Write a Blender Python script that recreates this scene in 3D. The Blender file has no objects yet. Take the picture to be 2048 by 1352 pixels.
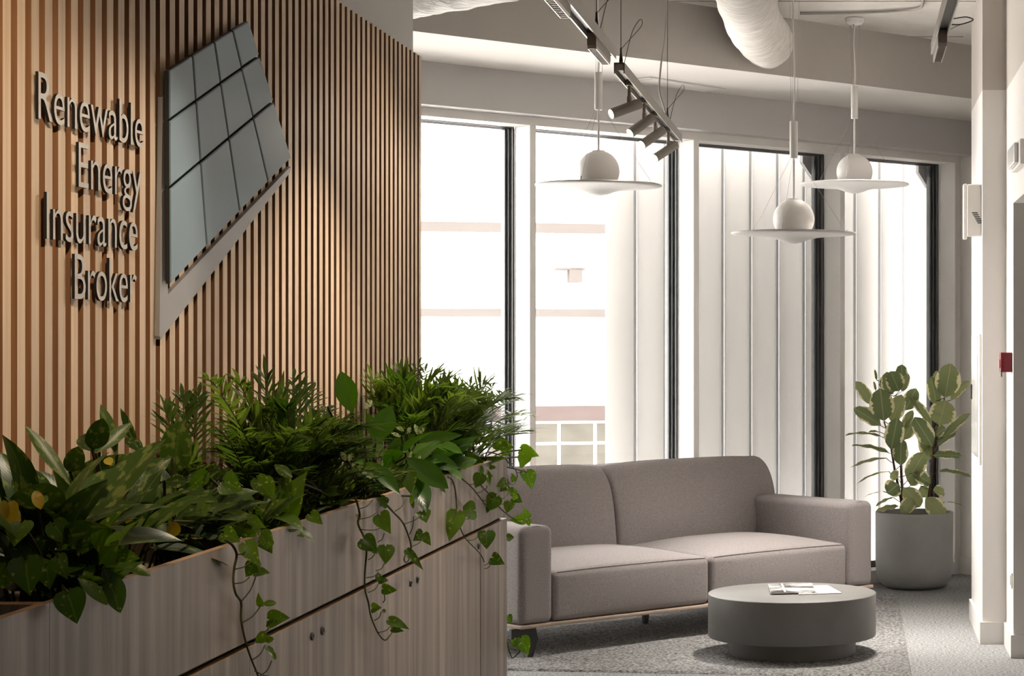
import bpy, bmesh, math, random
from mathutils import Vector, Matrix, noise as mnoise
R = math.radians
PI = math.pi
scn = bpy.context.scene
col = scn.collection

# ------------------------------------------------------------------ camera, sky, lights, exposure
FPX, CX, CY, HC = 4050.0, 1702.0, 691.0, 1.6      # focal length (px of 2048), principal point, eye height
cam_d = bpy.data.cameras.new('camera')
cam = bpy.data.objects.new('camera', cam_d)
col.objects.link(cam)
cam.location = (0, 0, HC)
cam.rotation_euler = (R(90), 0, 0)
cam_d.sensor_width = 36.0
cam_d.lens = FPX / 2048 * 36.0
cam_d.shift_x = -(CX - 1024) / 2048
cam_d.shift_y = (CY - 676) / 2048
cam_d.clip_start = 0.05
cam_d.clip_end = 300
scn.camera = cam

world = bpy.data.worlds.new('sky')
scn.world = world
world.use_nodes = True
bg = world.node_tree.nodes['Background']
bg.inputs['Color'].default_value = (1.0, 0.968, 0.935, 1)
bg.inputs['Strength'].default_value = 5.5

scn.view_settings.view_transform = 'Standard'
scn.view_settings.look = 'None'
scn.view_settings.gamma = 1.0
scn.view_settings.use_curve_mapping = False
scn.view_settings.exposure = 1.32


def lamp(name, kind, loc, energy, color, target=None, **kw):
    d = bpy.data.lights.new(name, kind)
    d.energy = energy
    d.color = color
    for k, v in kw.items():
        setattr(d, k, v)
    o = bpy.data.objects.new(name, d)
    col.objects.link(o)
    o.location = loc
    if target is not None:
        o.rotation_euler = (Vector(target) - Vector(loc)).to_track_quat('-Z', 'Y').to_euler()
    return o


WARM = (1.0, 0.77, 0.52)
WARM2 = (1.0, 0.83, 0.65)
SUN = lamp('sun', 'SUN', (0, 0, 20), 3.0, (1, 0.95, 0.88), angle=R(2))
SUN.rotation_euler = Vector((-0.55, 0.60, -0.62)).to_track_quat('-Z', 'Y').to_euler()
# warm wall washer on the nearer track in front of the slatted wall
lamp('washer', 'SPOT', (-0.95, 3.1, 2.62), 46, WARM, (-1.8, 4.10, 1.85), spot_size=R(66), spot_blend=0.8, shadow_soft_size=0.03)
lamp('washer', 'SPOT', (-0.92, 5.7, 2.62), 20, WARM2, (-1.8, 4.80, 1.50), spot_size=R(62), spot_blend=0.7, shadow_soft_size=0.02)
lamp('washer', 'SPOT', (-0.92, 6.9, 2.60), 24, WARM2, (-1.8, 6.7, 1.20), spot_size=R(74), spot_blend=0.7, shadow_soft_size=0.02)
# added soft fill under the ceiling, no luminaire stands there
lamp('room_fill', 'AREA', (0.2, 2.0, 3.35), 5, (1, 0.9, 0.78), (0.2, 2.0, 0), shape='RECTANGLE', size=3.0, size_y=3.0)
lamp('lounge_fill', 'AREA', (0.08, 11.0, 3.42), 15, (1, 0.94, 0.87), (-0.05, 10.8, 0), shape='RECTANGLE', size=0.3, size_y=0.3, spread=R(66))  # added overhead fill to brighten tabletop, seats and carpet

# ------------------------------------------------------------------ helpers
WM = {}            # world matrix of every Empty we make


def at(px, py, Y):
    return Vector(((px - CX) / FPX * Y, Y, HC - (py - CY) / FPX * Y))


def onx(px, py, X):                 # pixel -> point of the vertical plane x = X
    return at(px, py, FPX * X / (px - CX))


def onz(px, py, z=0.0):             # pixel -> point of the level plane z
    return at(px, py, FPX * (HC - z) / (py - CY))


def tag(o, label=None, cat=None, group=None, kind=None):
    if label: o['label'] = label
    if cat: o['category'] = cat
    if group: o['group'] = group
    if kind: o['kind'] = kind
    return o


def thing(name, label, cat, loc=(0, 0, 0), rz=0.0, group=None):
    o = bpy.data.objects.new(name, None)
    col.objects.link(o)
    o.location = loc
    o.rotation_euler = (0, 0, rz)
    o.empty_display_size = 0.1
    WM[o.name] = Matrix.Translation(Vector(loc)) @ Matrix.Rotation(rz, 4, 'Z')
    return tag(o, label, cat, group)


def obj(name, bm, mats, parent=None, local=False, smooth=True, angle=40):
    """link a bmesh as one object; world coordinates unless local"""
    me = bpy.data.meshes.new(name)
    M = WM.get(parent.name, Matrix.Identity(4)) if parent else Matrix.Identity(4)
    if parent and not local:
        bm.transform(M.inverted())
    bmesh.ops.recalc_face_normals(bm, faces=bm.faces) if smooth != 'keep' else None
    bm.to_mesh(me)
    bm.free()
    for m in (mats if isinstance(mats, (list, tuple)) else [mats]):
        me.materials.append(m)
    o = bpy.data.objects.new(name, me)
    col.objects.link(o)
    if parent:
        o.parent = parent
        WM[o.name] = M
    if smooth:
        for p in me.polygons:
            p.use_smooth = True
        if angle < 180:
            me.set_sharp_from_angle(angle=R(angle))
    return o


def copy_tree(o, parent=None, **kw):
    c = o.copy()
    col.objects.link(c)
    if parent: c.parent = parent
    for ch in [x for x in bpy.data.objects if x.parent == o]:
        copy_tree(ch, c)
    return c


def BM():
    return bmesh.new()


def hexa(bm, P):
    """box from 8 points: bottom ring 0-3, top ring 4-7"""
    v = [bm.verts.new(p) for p in P]
    fs = []
    for q in ((3, 2, 1, 0), (4, 5, 6, 7), (0, 1, 5, 4), (1, 2, 6, 5), (2, 3, 7, 6), (3, 0, 4, 7)):
        fs.append(bm.faces.new([v[i] for i in q]))
    return fs


def box(bm, x0, x1, y0, y1, z0, z1, bev=0.0, fn=None):
    P = [(x0, y0, z0), (x1, y0, z0), (x1, y1, z0), (x0, y1, z0), (x0, y0, z1), (x1, y0, z1), (x1, y1, z1), (x0, y1, z1)]
    if fn: P = [fn(*p) for p in P]
    fs = hexa(bm, P)
    if bev > 0:
        es = list({e for f in fs for e in f.edges})
        bmesh.ops.bevel(bm, geom=es, offset=bev, segments=2, profile=0.5, affect='EDGES')
    return fs


def tube(bm, pts, r, n=8, cap=True, closed=False):
    pts = [Vector(p) for p in pts]
    rr = r if isinstance(r, (list, tuple)) else [r] * len(pts)
    rings = []
    up = None
    for i, p in enumerate(pts):
        a = pts[max(i - 1, 0)]
        b = pts[min(i + 1, len(pts) - 1)]
        d = (b - a).normalized() if (b - a).length > 1e-9 else Vector((0, 0, 1))
        if up is None:
            up = Vector((0, 0, 1)) if abs(d.z) < 0.9 else Vector((1, 0, 0))
        s = d.cross(up)
        if s.length < 1e-6: s = d.cross(Vector((0, 1, 0)))
        s.normalize()
        up = s.cross(d).normalized()
        rings.append([bm.verts.new(p + (s * math.cos(2 * PI * k / n) + up * math.sin(2 * PI * k / n)) * rr[i]) for k in range(n)])
    for i in range(len(rings) - 1):
        for k in range(n):
            bm.faces.new((rings[i][k], rings[i][(k + 1) % n], rings[i + 1][(k + 1) % n], rings[i + 1][k]))
    if cap:
        bm.faces.new(rings[0][::-1])
        bm.faces.new(rings[-1])
    return rings


def smooth_path(pts, k=6):
    pts = [Vector(p) for p in pts]
    out = []
    for i in range(len(pts) - 1):
        p0 = pts[max(i - 1, 0)]; p1 = pts[i]; p2 = pts[i + 1]; p3 = pts[min(i + 2, len(pts) - 1)]
        for j in range(k):
            t = j / k
            out.append(0.5 * ((2 * p1) + (p2 - p0) * t + (2 * p0 - 5 * p1 + 4 * p2 - p3) * t * t + (3 * p1 - p0 - 3 * p2 + p3) * t ** 3))
    out.append(pts[-1])
    return out


def lathe(bm, prof, n=48, c=(0, 0, 0), cap=True):
    rings = []
    for r, z in prof:
        if r < 1e-6:
            rings.append([bm.verts.new((c[0], c[1], c[2] + z))])
        else:
            rings.append([bm.verts.new((c[0] + r * math.cos(2 * PI * k / n), c[1] + r * math.sin(2 * PI * k / n), c[2] + z)) for k in range(n)])
    for a, b in zip(rings, rings[1:]):
        for k in range(n):
            if len(a) == 1 and len(b) == 1: continue
            if len(a) == 1: bm.faces.new((a[0], b[k], b[(k + 1) % n]))
            elif len(b) == 1: bm.faces.new((a[k], a[(k + 1) % n], b[0]))
            else: bm.faces.new((a[k], a[(k + 1) % n], b[(k + 1) % n], b[k]))
    if cap:
        for rg in (rings[0], rings[-1]):
            if len(rg) > 2: bm.faces.new(rg)


def prism(bm, poly, d):
    """closed polygon extruded by the vector d"""
    a = [bm.verts.new(p) for p in poly]
    b = [bm.verts.new(Vector(p) + Vector(d)) for p in poly]
    n = len(a)
    bm.faces.new(a[::-1])
    bm.faces.new(b)
    for i in range(n):
        bm.faces.new((a[i], a[(i + 1) % n], b[(i + 1) % n], b[i]))


def soft_box(bm, x0, x1, y0, y1, z0, z1, r, fn=None, k=4, n=10):
    """rounded box with an even grid so it can be puffed by fn(x,y,z)->point"""
    lo = Vector((x0, y0, z0)); hi = Vector((x1, y1, z1)); c = (lo + hi) / 2; h = (hi - lo) / 2

    def axis(hh, nn):
        a = [-hh + r * j / k for j in range(k)]
        m = [-hh + r + (2 * hh - 2 * r) * j / nn for j in range(nn + 1)]
        return a + m + [-v for v in a[::-1]]
    ax = [axis(h[i], n) for i in range(3)]
    V = {}

    def vert(p):
        key = tuple(round(q, 6) for q in p)
        if key not in V:
            q = Vector(p)
            inner = Vector([max(-h[i] + r, min(h[i] - r, q[i])) for i in range(3)])
            d = q - inner
            # spread the corner grid evenly over the fillet
            m = max(abs(d[i]) for i in range(3))
            if m > 1e-9:
                e = Vector([math.tan(d[i] / r * PI / 4) for i in range(3)])
                d = e.normalized() * r * (max(abs(v) for v in e))
            w = inner + d + c
            V[key] = bm.verts.new(fn(*w) if fn else w)
        return V[key]
    for i in range(3):
        j, l = (i + 1) % 3, (i + 2) % 3
        for s in (-1, 1):
            for a in range(len(ax[j]) - 1):
                for b in range(len(ax[l]) - 1):
                    q = []
                    for (da, db) in ((0, 0), (1, 0), (1, 1), (0, 1)):
                        p = [0, 0, 0]
                        p[i] = s * h[i]; p[j] = ax[j][a + da]; p[l] = ax[l][b + db]
                        q.append(vert(p))
                    try:
                        bm.faces.new(q)
                    except ValueError:
                        pass


# ------------------------------------------------------------------ materials
def mat(name, color, rough=0.5, metal=0.0, **kw):
    m = bpy.data.materials.new(name)
    m.use_nodes = True
    nt = m.node_tree
    b = nt.nodes['Principled BSDF']
    b.inputs['Base Color'].default_value = (*color, 1)
    b.inputs['Roughness'].default_value = rough
    b.inputs['Metallic'].default_value = metal
    if 'spec' in kw: b.inputs['Specular IOR Level'].default_value = kw['spec']
    m['b'] = 1
    return m


def N(m, kind, **kw):
    n = m.node_tree.nodes.new(kind)
    for k, v in kw.items():
        if k in n.inputs: n.inputs[k].default_value = v
        else: setattr(n, k, v)
    return n


def L(m, a, b):
    m.node_tree.links.new(a, b)


def noisy(name, c1, c2, rough=0.6, scale=(5, 5, 5), detail=6, bump=0.0, bscale=None, metal=0.0, lo=0.35, hi=0.65, bdist=0.01, spec=0.5):
    """two colours mixed by a stretched noise, optional bump"""
    m = mat(name, c1, rough, metal, spec=spec)
    b = m.node_tree.nodes['Principled BSDF']
    tc = N(m, 'ShaderNodeTexCoord')
    mp = N(m, 'ShaderNodeMapping', Scale=scale)
    L(m, tc.outputs['Object'], mp.inputs['Vector'])
    nz = N(m, 'ShaderNodeTexNoise', Scale=1.0, Detail=detail, Roughness=0.6)
    L(m, mp.outputs['Vector'], nz.inputs['Vector'])
    cr = N(m, 'ShaderNodeValToRGB')
    cr.color_ramp.elements[0].position = lo; cr.color_ramp.elements[0].color = (*c1, 1)
    cr.color_ramp.elements[1].position = hi; cr.color_ramp.elements[1].color = (*c2, 1)
    L(m, nz.outputs['Fac'], cr.inputs['Fac'])
    L(m, cr.outputs['Color'], b.inputs['Base Color'])
    if bump:
        n2 = nz
        if bscale:
            n2 = N(m, 'ShaderNodeTexNoise', Scale=bscale, Detail=4.0, Roughness=0.6)
            L(m, tc.outputs['Object'], n2.inputs['Vector'])
        bp = N(m, 'ShaderNodeBump', Strength=bump, Distance=bdist)
        L(m, n2.outputs['Fac'], bp.inputs['Height'])
        L(m, bp.outputs['Normal'], b.inputs['Normal'])
    return m


def wood_slats(name, c1, c2, pitch):
    m = noisy(name, c1, c2, 0.45, (55, 55, 1.6), 5, spec=0.3)
    nt = m.node_tree
    b = nt.nodes['Principled BSDF']
    src = b.inputs['Base Color'].links[0].from_socket
    geo = N(m, 'ShaderNodeNewGeometry')
    sp = N(m, 'ShaderNodeSeparateXYZ'); L(m, geo.outputs['Position'], sp.inputs[0])
    dv = N(m, 'ShaderNodeMath', operation='DIVIDE'); L(m, sp.outputs['Y'], dv.inputs[0]); dv.inputs[1].default_value = pitch
    fl = N(m, 'ShaderNodeMath', operation='FLOOR'); L(m, dv.outputs[0], fl.inputs[0])
    wn = N(m, 'ShaderNodeTexWhiteNoise', noise_dimensions='1D'); L(m, fl.outputs[0], wn.inputs['W'])
    mr = N(m, 'ShaderNodeMapRange'); L(m, wn.outputs['Value'], mr.inputs[0]); mr.inputs[3].default_value = 0.86; mr.inputs[4].default_value = 1.08
    hs = N(m, 'ShaderNodeHueSaturation'); L(m, src, hs.inputs['Color']); L(m, mr.outputs[0], hs.inputs['Value'])
    mr2 = N(m, 'ShaderNodeMapRange'); L(m, wn.outputs['Color'], mr2.inputs[0]); mr2.inputs[3].default_value = 0.85; mr2.inputs[4].default_value = 1.1
    L(m, mr2.outputs[0], hs.inputs['Saturation'])
    L(m, hs.outputs['Color'], b.inputs['Base Color'])
    return m


def leafmat(name, dark, light, spot=None, rib=None, spot_lo=0.55, spot_hi=0.62, edge=None, trans=0.35, rough=0.35, vein=0.05):
    m = mat(name, dark, rough, spec=0.3)
    nt = m.node_tree
    b = nt.nodes['Principled BSDF']
    at_ = N(m, 'ShaderNodeAttribute', attribute_name='rnd')
    uv = N(m, 'ShaderNodeUVMap')
    mix = N(m, 'ShaderNodeMix', data_type='RGBA')
    L(m, at_.outputs['Fac'], mix.inputs['Factor'])
    mix.inputs['A'].default_value = (*dark, 1); mix.inputs['B'].default_value = (*light, 1)
    cur = mix.outputs['Result']
    sp = N(m, 'ShaderNodeSeparateXYZ'); L(m, uv.outputs['UV'], sp.inputs[0])
    sb = N(m, 'ShaderNodeMath', operation='SUBTRACT'); L(m, sp.outputs['X'], sb.inputs[0]); sb.inputs[1].default_value = 0.5
    ab = N(m, 'ShaderNodeMath', operation='ABSOLUTE'); L(m, sb.outputs[0], ab.inputs[0])
    cmb = N(m, 'ShaderNodeCombineXYZ')
    L(m, sp.outputs['X'], cmb.inputs[0]); L(m, sp.outputs['Y'], cmb.inputs[1])
    ml = N(m, 'ShaderNodeMath', operation='MULTIPLY'); L(m, at_.outputs['Fac'], ml.inputs[0]); ml.inputs[1].default_value = 37.0
    L(m, ml.outputs[0], cmb.inputs[2])
    if spot:
        mp = N(m, 'ShaderNodeMapping', Scale=(4, 6, 1)); L(m, cmb.outputs[0], mp.inputs['Vector'])
        nz = N(m, 'ShaderNodeTexNoise', Scale=1.0, Detail=3.0); L(m, mp.outputs[0], nz.inputs['Vector'])
        r = N(m, 'ShaderNodeMapRange'); L(m, nz.outputs['Fac'], r.inputs[0]); r.inputs[1].default_value = spot_lo; r.inputs[2].default_value = spot_hi
        mx = N(m, 'ShaderNodeMix', data_type='RGBA'); L(m, r.outputs[0], mx.inputs['Factor']); L(m, cur, mx.inputs['A']); mx.inputs['B'].default_value = (*spot, 1)
        cur = mx.outputs['Result']
    if edge:
        mp = N(m, 'ShaderNodeMapping', Scale=(4, 11, 1)); L(m, cmb.outputs[0], mp.inputs['Vector'])
        nz = N(m, 'ShaderNodeTexNoise', Scale=1.0, Detail=2.0); L(m, mp.outputs[0], nz.inputs['Vector'])
        sc = N(m, 'ShaderNodeMath', operation='MULTIPLY_ADD'); L(m, nz.outputs['Fac'], sc.inputs[0]); sc.inputs[1].default_value = 0.30; L(m, ab.outputs[0], sc.inputs[2])
        r = N(m, 'ShaderNodeMapRange'); L(m, sc.outputs[0], r.inputs[0]); r.inputs[1].default_value = 0.50; r.inputs[2].default_value = 0.54
        mx = N(m, 'ShaderNodeMix', data_type='RGBA'); L(m, r.outputs[0], mx.inputs['Factor']); L(m, cur, mx.inputs['A']); mx.inputs['B'].default_value = (*edge, 1)
        cur = mx.outputs['Result']
    if rib:
        r = N(m, 'ShaderNodeMapRange'); L(m, ab.outputs[0], r.inputs[0]); r.inputs[1].default_value = 0.012; r.inputs[2].default_value = 0.03; r.inputs[3].default_value = 0.8; r.inputs[4].default_value = 0.0
        mx = N(m, 'ShaderNodeMix', data_type='RGBA'); L(m, r.outputs[0], mx.inputs['Factor']); L(m, cur, mx.inputs['A']); mx.inputs['B'].default_value = (*rib, 1)
        cur = mx.outputs['Result']
    L(m, cur, b.inputs['Base Color'])
    # side veins as a soft bump
    vs = N(m, 'ShaderNodeMath', operation='MULTIPLY_ADD'); L(m, ab.outputs[0], vs.inputs[0]); vs.inputs[1].default_value = -0.9; L(m, sp.outputs['Y'], vs.inputs[2])
    sn = N(m, 'ShaderNodeMath', operation='MULTIPLY'); L(m, vs.outputs[0], sn.inputs[0]); sn.inputs[1].default_value = 70.0
    si = N(m, 'ShaderNodeMath', operation='SINE'); L(m, sn.outputs[0], si.inputs[0])
    bp = N(m, 'ShaderNodeBump', Strength=vein, Distance=0.002); L(m, si.outputs[0], bp.inputs['Height'])
    L(m, bp.outputs['Normal'], b.inputs['Normal'])
    tr = N(m, 'ShaderNodeBsdfTranslucent')
    hs = N(m, 'ShaderNodeHueSaturation', Saturation=1.15, Value=1.5); L(m, cur, hs.inputs['Color']); L(m, hs.outputs[0], tr.inputs['Color'])
    ms = N(m, 'ShaderNodeMixShader'); ms.inputs[0].default_value = trans
    L(m, b.outputs[0], ms.inputs[1]); L(m, tr.outputs[0], ms.inputs[2])
    L(m, ms.outputs[0], nt.nodes['Material Output'].inputs['Surface'])
    return m


def emis(name, color, strength):
    m = mat(name, color)
    b = m.node_tree.nodes['Principled BSDF']
    b.inputs['Emission Color'].default_value = (*color, 1)
    b.inputs['Emission Strength'].default_value = strength
    return m


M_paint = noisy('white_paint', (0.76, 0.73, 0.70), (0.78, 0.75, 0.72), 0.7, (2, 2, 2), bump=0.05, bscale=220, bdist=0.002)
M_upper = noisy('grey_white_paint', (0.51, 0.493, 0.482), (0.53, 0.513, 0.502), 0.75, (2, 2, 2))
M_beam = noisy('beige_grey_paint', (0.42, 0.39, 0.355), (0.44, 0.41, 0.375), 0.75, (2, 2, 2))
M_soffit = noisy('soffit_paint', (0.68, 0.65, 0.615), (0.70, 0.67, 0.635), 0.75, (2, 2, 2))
M_concrete = noisy('ceiling_concrete', (0.55, 0.52, 0.48), (0.72, 0.69, 0.65), 0.85, (1.3, 1.3, 1.3), 9, bump=0.35, bscale=30, bdist=0.01, lo=0.3, hi=0.6)
M_carpet = noisy('grey_carpet', (0.13, 0.13, 0.13), (0.40, 0.40, 0.395), 0.95, (75, 75, 75), 3, bump=0.8, bscale=90, bdist=0.01, spec=0.1)
M_rug = noisy('grey_shag', (0.12, 0.117, 0.113), (0.50, 0.49, 0.475), 0.95, (66, 66, 66), 3, bump=1.0, bscale=80, bdist=0.03, spec=0.1)
PITCH = 0.0753
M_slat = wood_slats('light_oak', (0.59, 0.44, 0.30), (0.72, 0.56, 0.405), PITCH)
M_slat_side = noisy('shaded_slat_side', (0.18, 0.088, 0.042), (0.27, 0.135, 0.066), 0.6, (60, 60, 2), spec=0.2)  # browner than the oak faces: shade of the slat sides put into the colour
M_backing = noisy('dark_backing', (0.10, 0.055, 0.03), (0.13, 0.07, 0.04), 0.7, (30, 30, 2))
M_steel = noisy('brushed_steel', (0.50, 0.48, 0.45), (0.56, 0.54, 0.51), 0.42, (3, 3, 90), metal=0.4)
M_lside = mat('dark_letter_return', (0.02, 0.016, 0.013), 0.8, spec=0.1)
M_vgrey = noisy('satin_grey_metal', (0.33, 0.325, 0.325), (0.36, 0.355, 0.355), 0.45, (4, 4, 4), metal=0.3)
M_tile = noisy('blue_grey_glass_tile', (0.185, 0.265, 0.315), (0.205, 0.288, 0.34), 0.33, (1.2, 1.2, 1.2), spec=0.35)
M_tile_edge = mat('dark_tile_edge', (0.02, 0.024, 0.024), 0.35)
M_oak = noisy('grey_washed_oak', (0.165, 0.135, 0.115), (0.30, 0.25, 0.215), 0.42, (22, 22, 1.1), 7, bump=0.12, bdist=0.002, spec=0.4)
def streaks(m, scale, lo, hi):
    b = m.node_tree.nodes['Principled BSDF']
    src = b.inputs['Base Color'].links[0].from_socket
    tc = N(m, 'ShaderNodeTexCoord'); mp = N(m, 'ShaderNodeMapping', Scale=scale); L(m, tc.outputs['Object'], mp.inputs[0])
    nz = N(m, 'ShaderNodeTexNoise', Scale=1.0, Detail=4.0, Distortion=0.4); L(m, mp.outputs[0], nz.inputs['Vector'])
    mr = N(m, 'ShaderNodeMapRange'); L(m, nz.outputs['Fac'], mr.inputs[0]); mr.inputs[1].default_value = 0.3; mr.inputs[2].default_value = 0.7; mr.inputs[3].default_value = lo; mr.inputs[4].default_value = hi
    hs = N(m, 'ShaderNodeHueSaturation'); L(m, src, hs.inputs['Color']); L(m, mr.outputs[0], hs.inputs['Value']); L(m, hs.outputs[0], b.inputs['Base Color'])


streaks(M_oak, (7, 7, 0.35), 0.72, 1.25)
M_oak_edge = noisy('oak_edge', (0.33, 0.20, 0.10), (0.42, 0.27, 0.15), 0.5, (20, 3, 20))
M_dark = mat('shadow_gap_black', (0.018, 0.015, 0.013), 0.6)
M_black = mat('black_metal', (0.02, 0.02, 0.02), 0.4)
M_soil = noisy('potting_soil', (0.010, 0.007, 0.005), (0.035, 0.025, 0.018), 0.9, (60, 60, 60), bump=1.0, bscale=50, bdist=0.03)
M_fabric = noisy('taupe_wool', (0.205, 0.180, 0.174), (0.30, 0.270, 0.264), 0.92, (200, 200, 200), 3, bump=0.2, bscale=420, bdist=0.003, spec=0.15)
M_seam = mat('taupe_cord', (0.15, 0.13, 0.123), 0.9)
M_rail = noisy('oak_rail', (0.36, 0.27, 0.21), (0.45, 0.35, 0.28), 0.5, (8, 8, 8))
M_table = noisy('grey_lacquer', (0.092, 0.086, 0.077), (0.115, 0.108, 0.098), 0.58, (3, 3, 3), 5, bump=0.06, bscale=60, bdist=0.003, spec=0.9)
M_pot = noisy('pale_grey_clay', (0.36, 0.36, 0.34), (0.40, 0.40, 0.38), 0.6, (4, 4, 4), bump=0.08, bscale=120, bdist=0.002)
M_white = mat('white_enamel', (0.70, 0.675, 0.65), 0.55, spec=0.3)
M_disc = mat('white_disc', (0.56, 0.545, 0.53), 0.6, spec=0.25)
M_globe = mat('opal_white', (0.80, 0.775, 0.75), 0.45)
M_alu = noisy('anodised_aluminium', (0.55, 0.52, 0.48), (0.60, 0.57, 0.53), 0.35, (40, 2, 40), metal=0.8)
M_trackside = noisy('grey_track', (0.36, 0.335, 0.305), (0.39, 0.365, 0.335), 0.45, (6, 6, 6), metal=0.4)
M_frame_dark = noisy('anthracite_frame', (0.050, 0.052, 0.052), (0.065, 0.067, 0.067), 0.4, (10, 10, 10))
M_frame = noisy('white_frame', (0.72, 0.695, 0.665), (0.74, 0.715, 0.685), 0.5, (5, 5, 5))
M_fin = noisy('white_sun_fin', (0.66, 0.635, 0.615), (0.69, 0.665, 0.645), 0.6, (12, 12, 0.3))
def translucent(m, f, c):
    nt = m.node_tree
    tr = N(m, 'ShaderNodeBsdfTranslucent'); tr.inputs[0].default_value = (*c, 1)
    ms = N(m, 'ShaderNodeMixShader'); ms.inputs[0].default_value = f
    L(m, nt.nodes['Principled BSDF'].outputs[0], ms.inputs[1]); L(m, tr.outputs[0], ms.inputs[2])
    L(m, ms.outputs[0], nt.nodes['Material Output'].inputs['Surface'])


translucent(M_fin, 0.09, (0.80, 0.77, 0.74))
M_fin_edge = mat('grey_fin_edge', (0.27, 0.262, 0.262), 0.6)
M_duct = noisy('duct_wrap', (0.55, 0.52, 0.48), (0.75, 0.72, 0.68), 0.6, (7, 25, 25), 8, bump=0.8, bdist=0.03, lo=0.3, hi=0.6)
M_spot = noisy('bronze_grey', (0.27, 0.245, 0.215), (0.30, 0.275, 0.245), 0.45, (9, 9, 9), metal=0.3)
M_glow = emis('lamp_glow', (1.0, 0.84, 0.58), 9.0)
M_red = mat('red_plastic', (0.23, 0.02, 0.03), 0.4)
M_plastic = mat('white_plastic', (0.78, 0.75, 0.71), 0.45)
M_chrome = mat('clear_plastic_glint', (0.85, 0.85, 0.85), 0.15)
M_bld = noisy('white_render', (0.80, 0.77, 0.75), (0.83, 0.80, 0.78), 0.8, (0.5, 0.5, 0.5))
M_band = noisy('pink_band', (0.062, 0.054, 0.051), (0.068, 0.060, 0.056), 0.8, (0.7, 0.7, 3), spec=0.1)
M_brick = noisy('red_brick_band', (0.046, 0.035, 0.033), (0.054, 0.041, 0.039), 0.8, (1.2, 1.2, 6), spec=0.1)
M_bwin = noisy('far_window', (0.045, 0.042, 0.036), (0.06, 0.056, 0.048), 0.9, (2, 2, 2), spec=0.0)
M_ground = noisy('paving', (0.74, 0.72, 0.69), (0.80, 0.78, 0.75), 0.9, (1, 1, 1))
M_paper = mat('paper', (0.80, 0.78, 0.75), 0.5)
M_stem = noisy('green_stem', (0.030, 0.030, 0.010), (0.060, 0.060, 0.018), 0.6, (30, 30, 30), spec=0.15)
M_bark = noisy('brown_stem', (0.10, 0.06, 0.035), (0.16, 0.105, 0.06), 0.7, (40, 40, 8), bump=0.4)

M_agl = leafmat('mottled_leaf', (0.016, 0.038, 0.006), (0.042, 0.080, 0.012), spot=(0.105, 0.135, 0.033), rib=(0.06, 0.09, 0.025), spot_lo=0.55, spot_hi=0.61, trans=0.22, rough=0.36, vein=0.03)
M_lily = leafmat('dark_leaf', (0.022, 0.060, 0.008), (0.065, 0.145, 0.018), rib=(0.06, 0.11, 0.03), trans=0.32, rough=0.28)
M_pothos = leafmat('heart_leaf', (0.040, 0.085, 0.010), (0.085, 0.150, 0.018), spot=(0.25, 0.29, 0.055), rib=(0.10, 0.16, 0.03), spot_lo=0.62, spot_hi=0.68, trans=0.38, rough=0.3)
M_palm = leafmat('palm_leaflet', (0.040, 0.080, 0.014), (0.13, 0.19, 0.040), trans=0.58, rough=0.4)
M_fig = leafmat('variegated_leaf', (0.17, 0.215, 0.10), (0.36, 0.39, 0.19), edge=(0.82, 0.78, 0.52), rib=(0.40, 0.42, 0.24), trans=0.36, rough=0.38)


def glass():
    m = bpy.data.materials.new('window_glass')
    m.use_nodes = True
    nt = m.node_tree
    nt.nodes.remove(nt.nodes['Principled BSDF'])
    t = N(m, 'ShaderNodeBsdfTransparent'); t.inputs[0].default_value = (0.97, 0.975, 0.97, 1)
    g = N(m, 'ShaderNodeBsdfGlossy'); g.inputs['Roughness'].default_value = 0.02
    fr = N(m, 'ShaderNodeFresnel'); fr.inputs['IOR'].default_value = 1.25
    ms = N(m, 'ShaderNodeMixShader')
    L(m, fr.outputs[0], ms.inputs[0]); L(m, t.outputs[0], ms.inputs[1]); L(m, g.outputs[0], ms.inputs[2])
    L(m, ms.outputs[0], nt.nodes['Material Output'].inputs['Surface'])
    return m


M_glass = glass()


def struct(name, bm, m, parent=None, **kw):
    o = obj(name, bm, m, parent, **kw)
    if not parent: o['kind'] = 'structure'
    return o


# ------------------------------------------------------------------ room frame
A = 1.80                 # distance of the slatted wall
B = 1.425                # distance of the cabinet fronts
ZC = 3.50                # ceiling
O = Vector((0.743, 14.177, 0))
U = Vector((0.729, 0.6845, 0)).normalized()     # along the facade, to the right
V = Vector((-U.y, U.x, 0))                      # out through the facade


def F(t, s, z):
    return O + U * t + V * s + Vector((0, 0, z))


def fbox(bm, t0, t1, s0, s1, z0, z1, bev=0):
    return box(bm, t0, t1, s0, s1, z0, z1, bev, fn=F)


# floor (its far edge follows the facade) and ceiling
def slab(z0, z1, s_edge):
    a = F(-6.5, s_edge, 0); c = F(2.2, s_edge, 0)
    poly = [(-4.0, -2.5, z0), (4.0, -2.5, z0), (4.0, c.y, z0), (c.x, c.y, z0), (a.x, a.y, z0), (-4.0, a.y, z0)]
    bm = BM(); prism(bm, poly, (0, 0, z1 - z0)); return bm


struct('floor', slab(-0.3, 0.0, 0.28), M_carpet, smooth=False)
struct('ceiling', slab(ZC, ZC + 0.3, 0.28), M_concrete, smooth=False)
bm = BM()                                          # joints between the concrete boards overhead
for yy in (8.6, 9.9, 11.17, 12.45):
    box(bm, -2.0, 0.69, yy - 0.006, yy + 0.006, ZC - 0.0035, ZC + 0.002)
struct('trim_1', bm, noisy('joint_grey', (0.30, 0.28, 0.26), (0.5, 0.48, 0.45), 0.9, (9, 9, 9)), smooth=False)
tag(bpy.data.objects['trim_1'], kind='structure')

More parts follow.
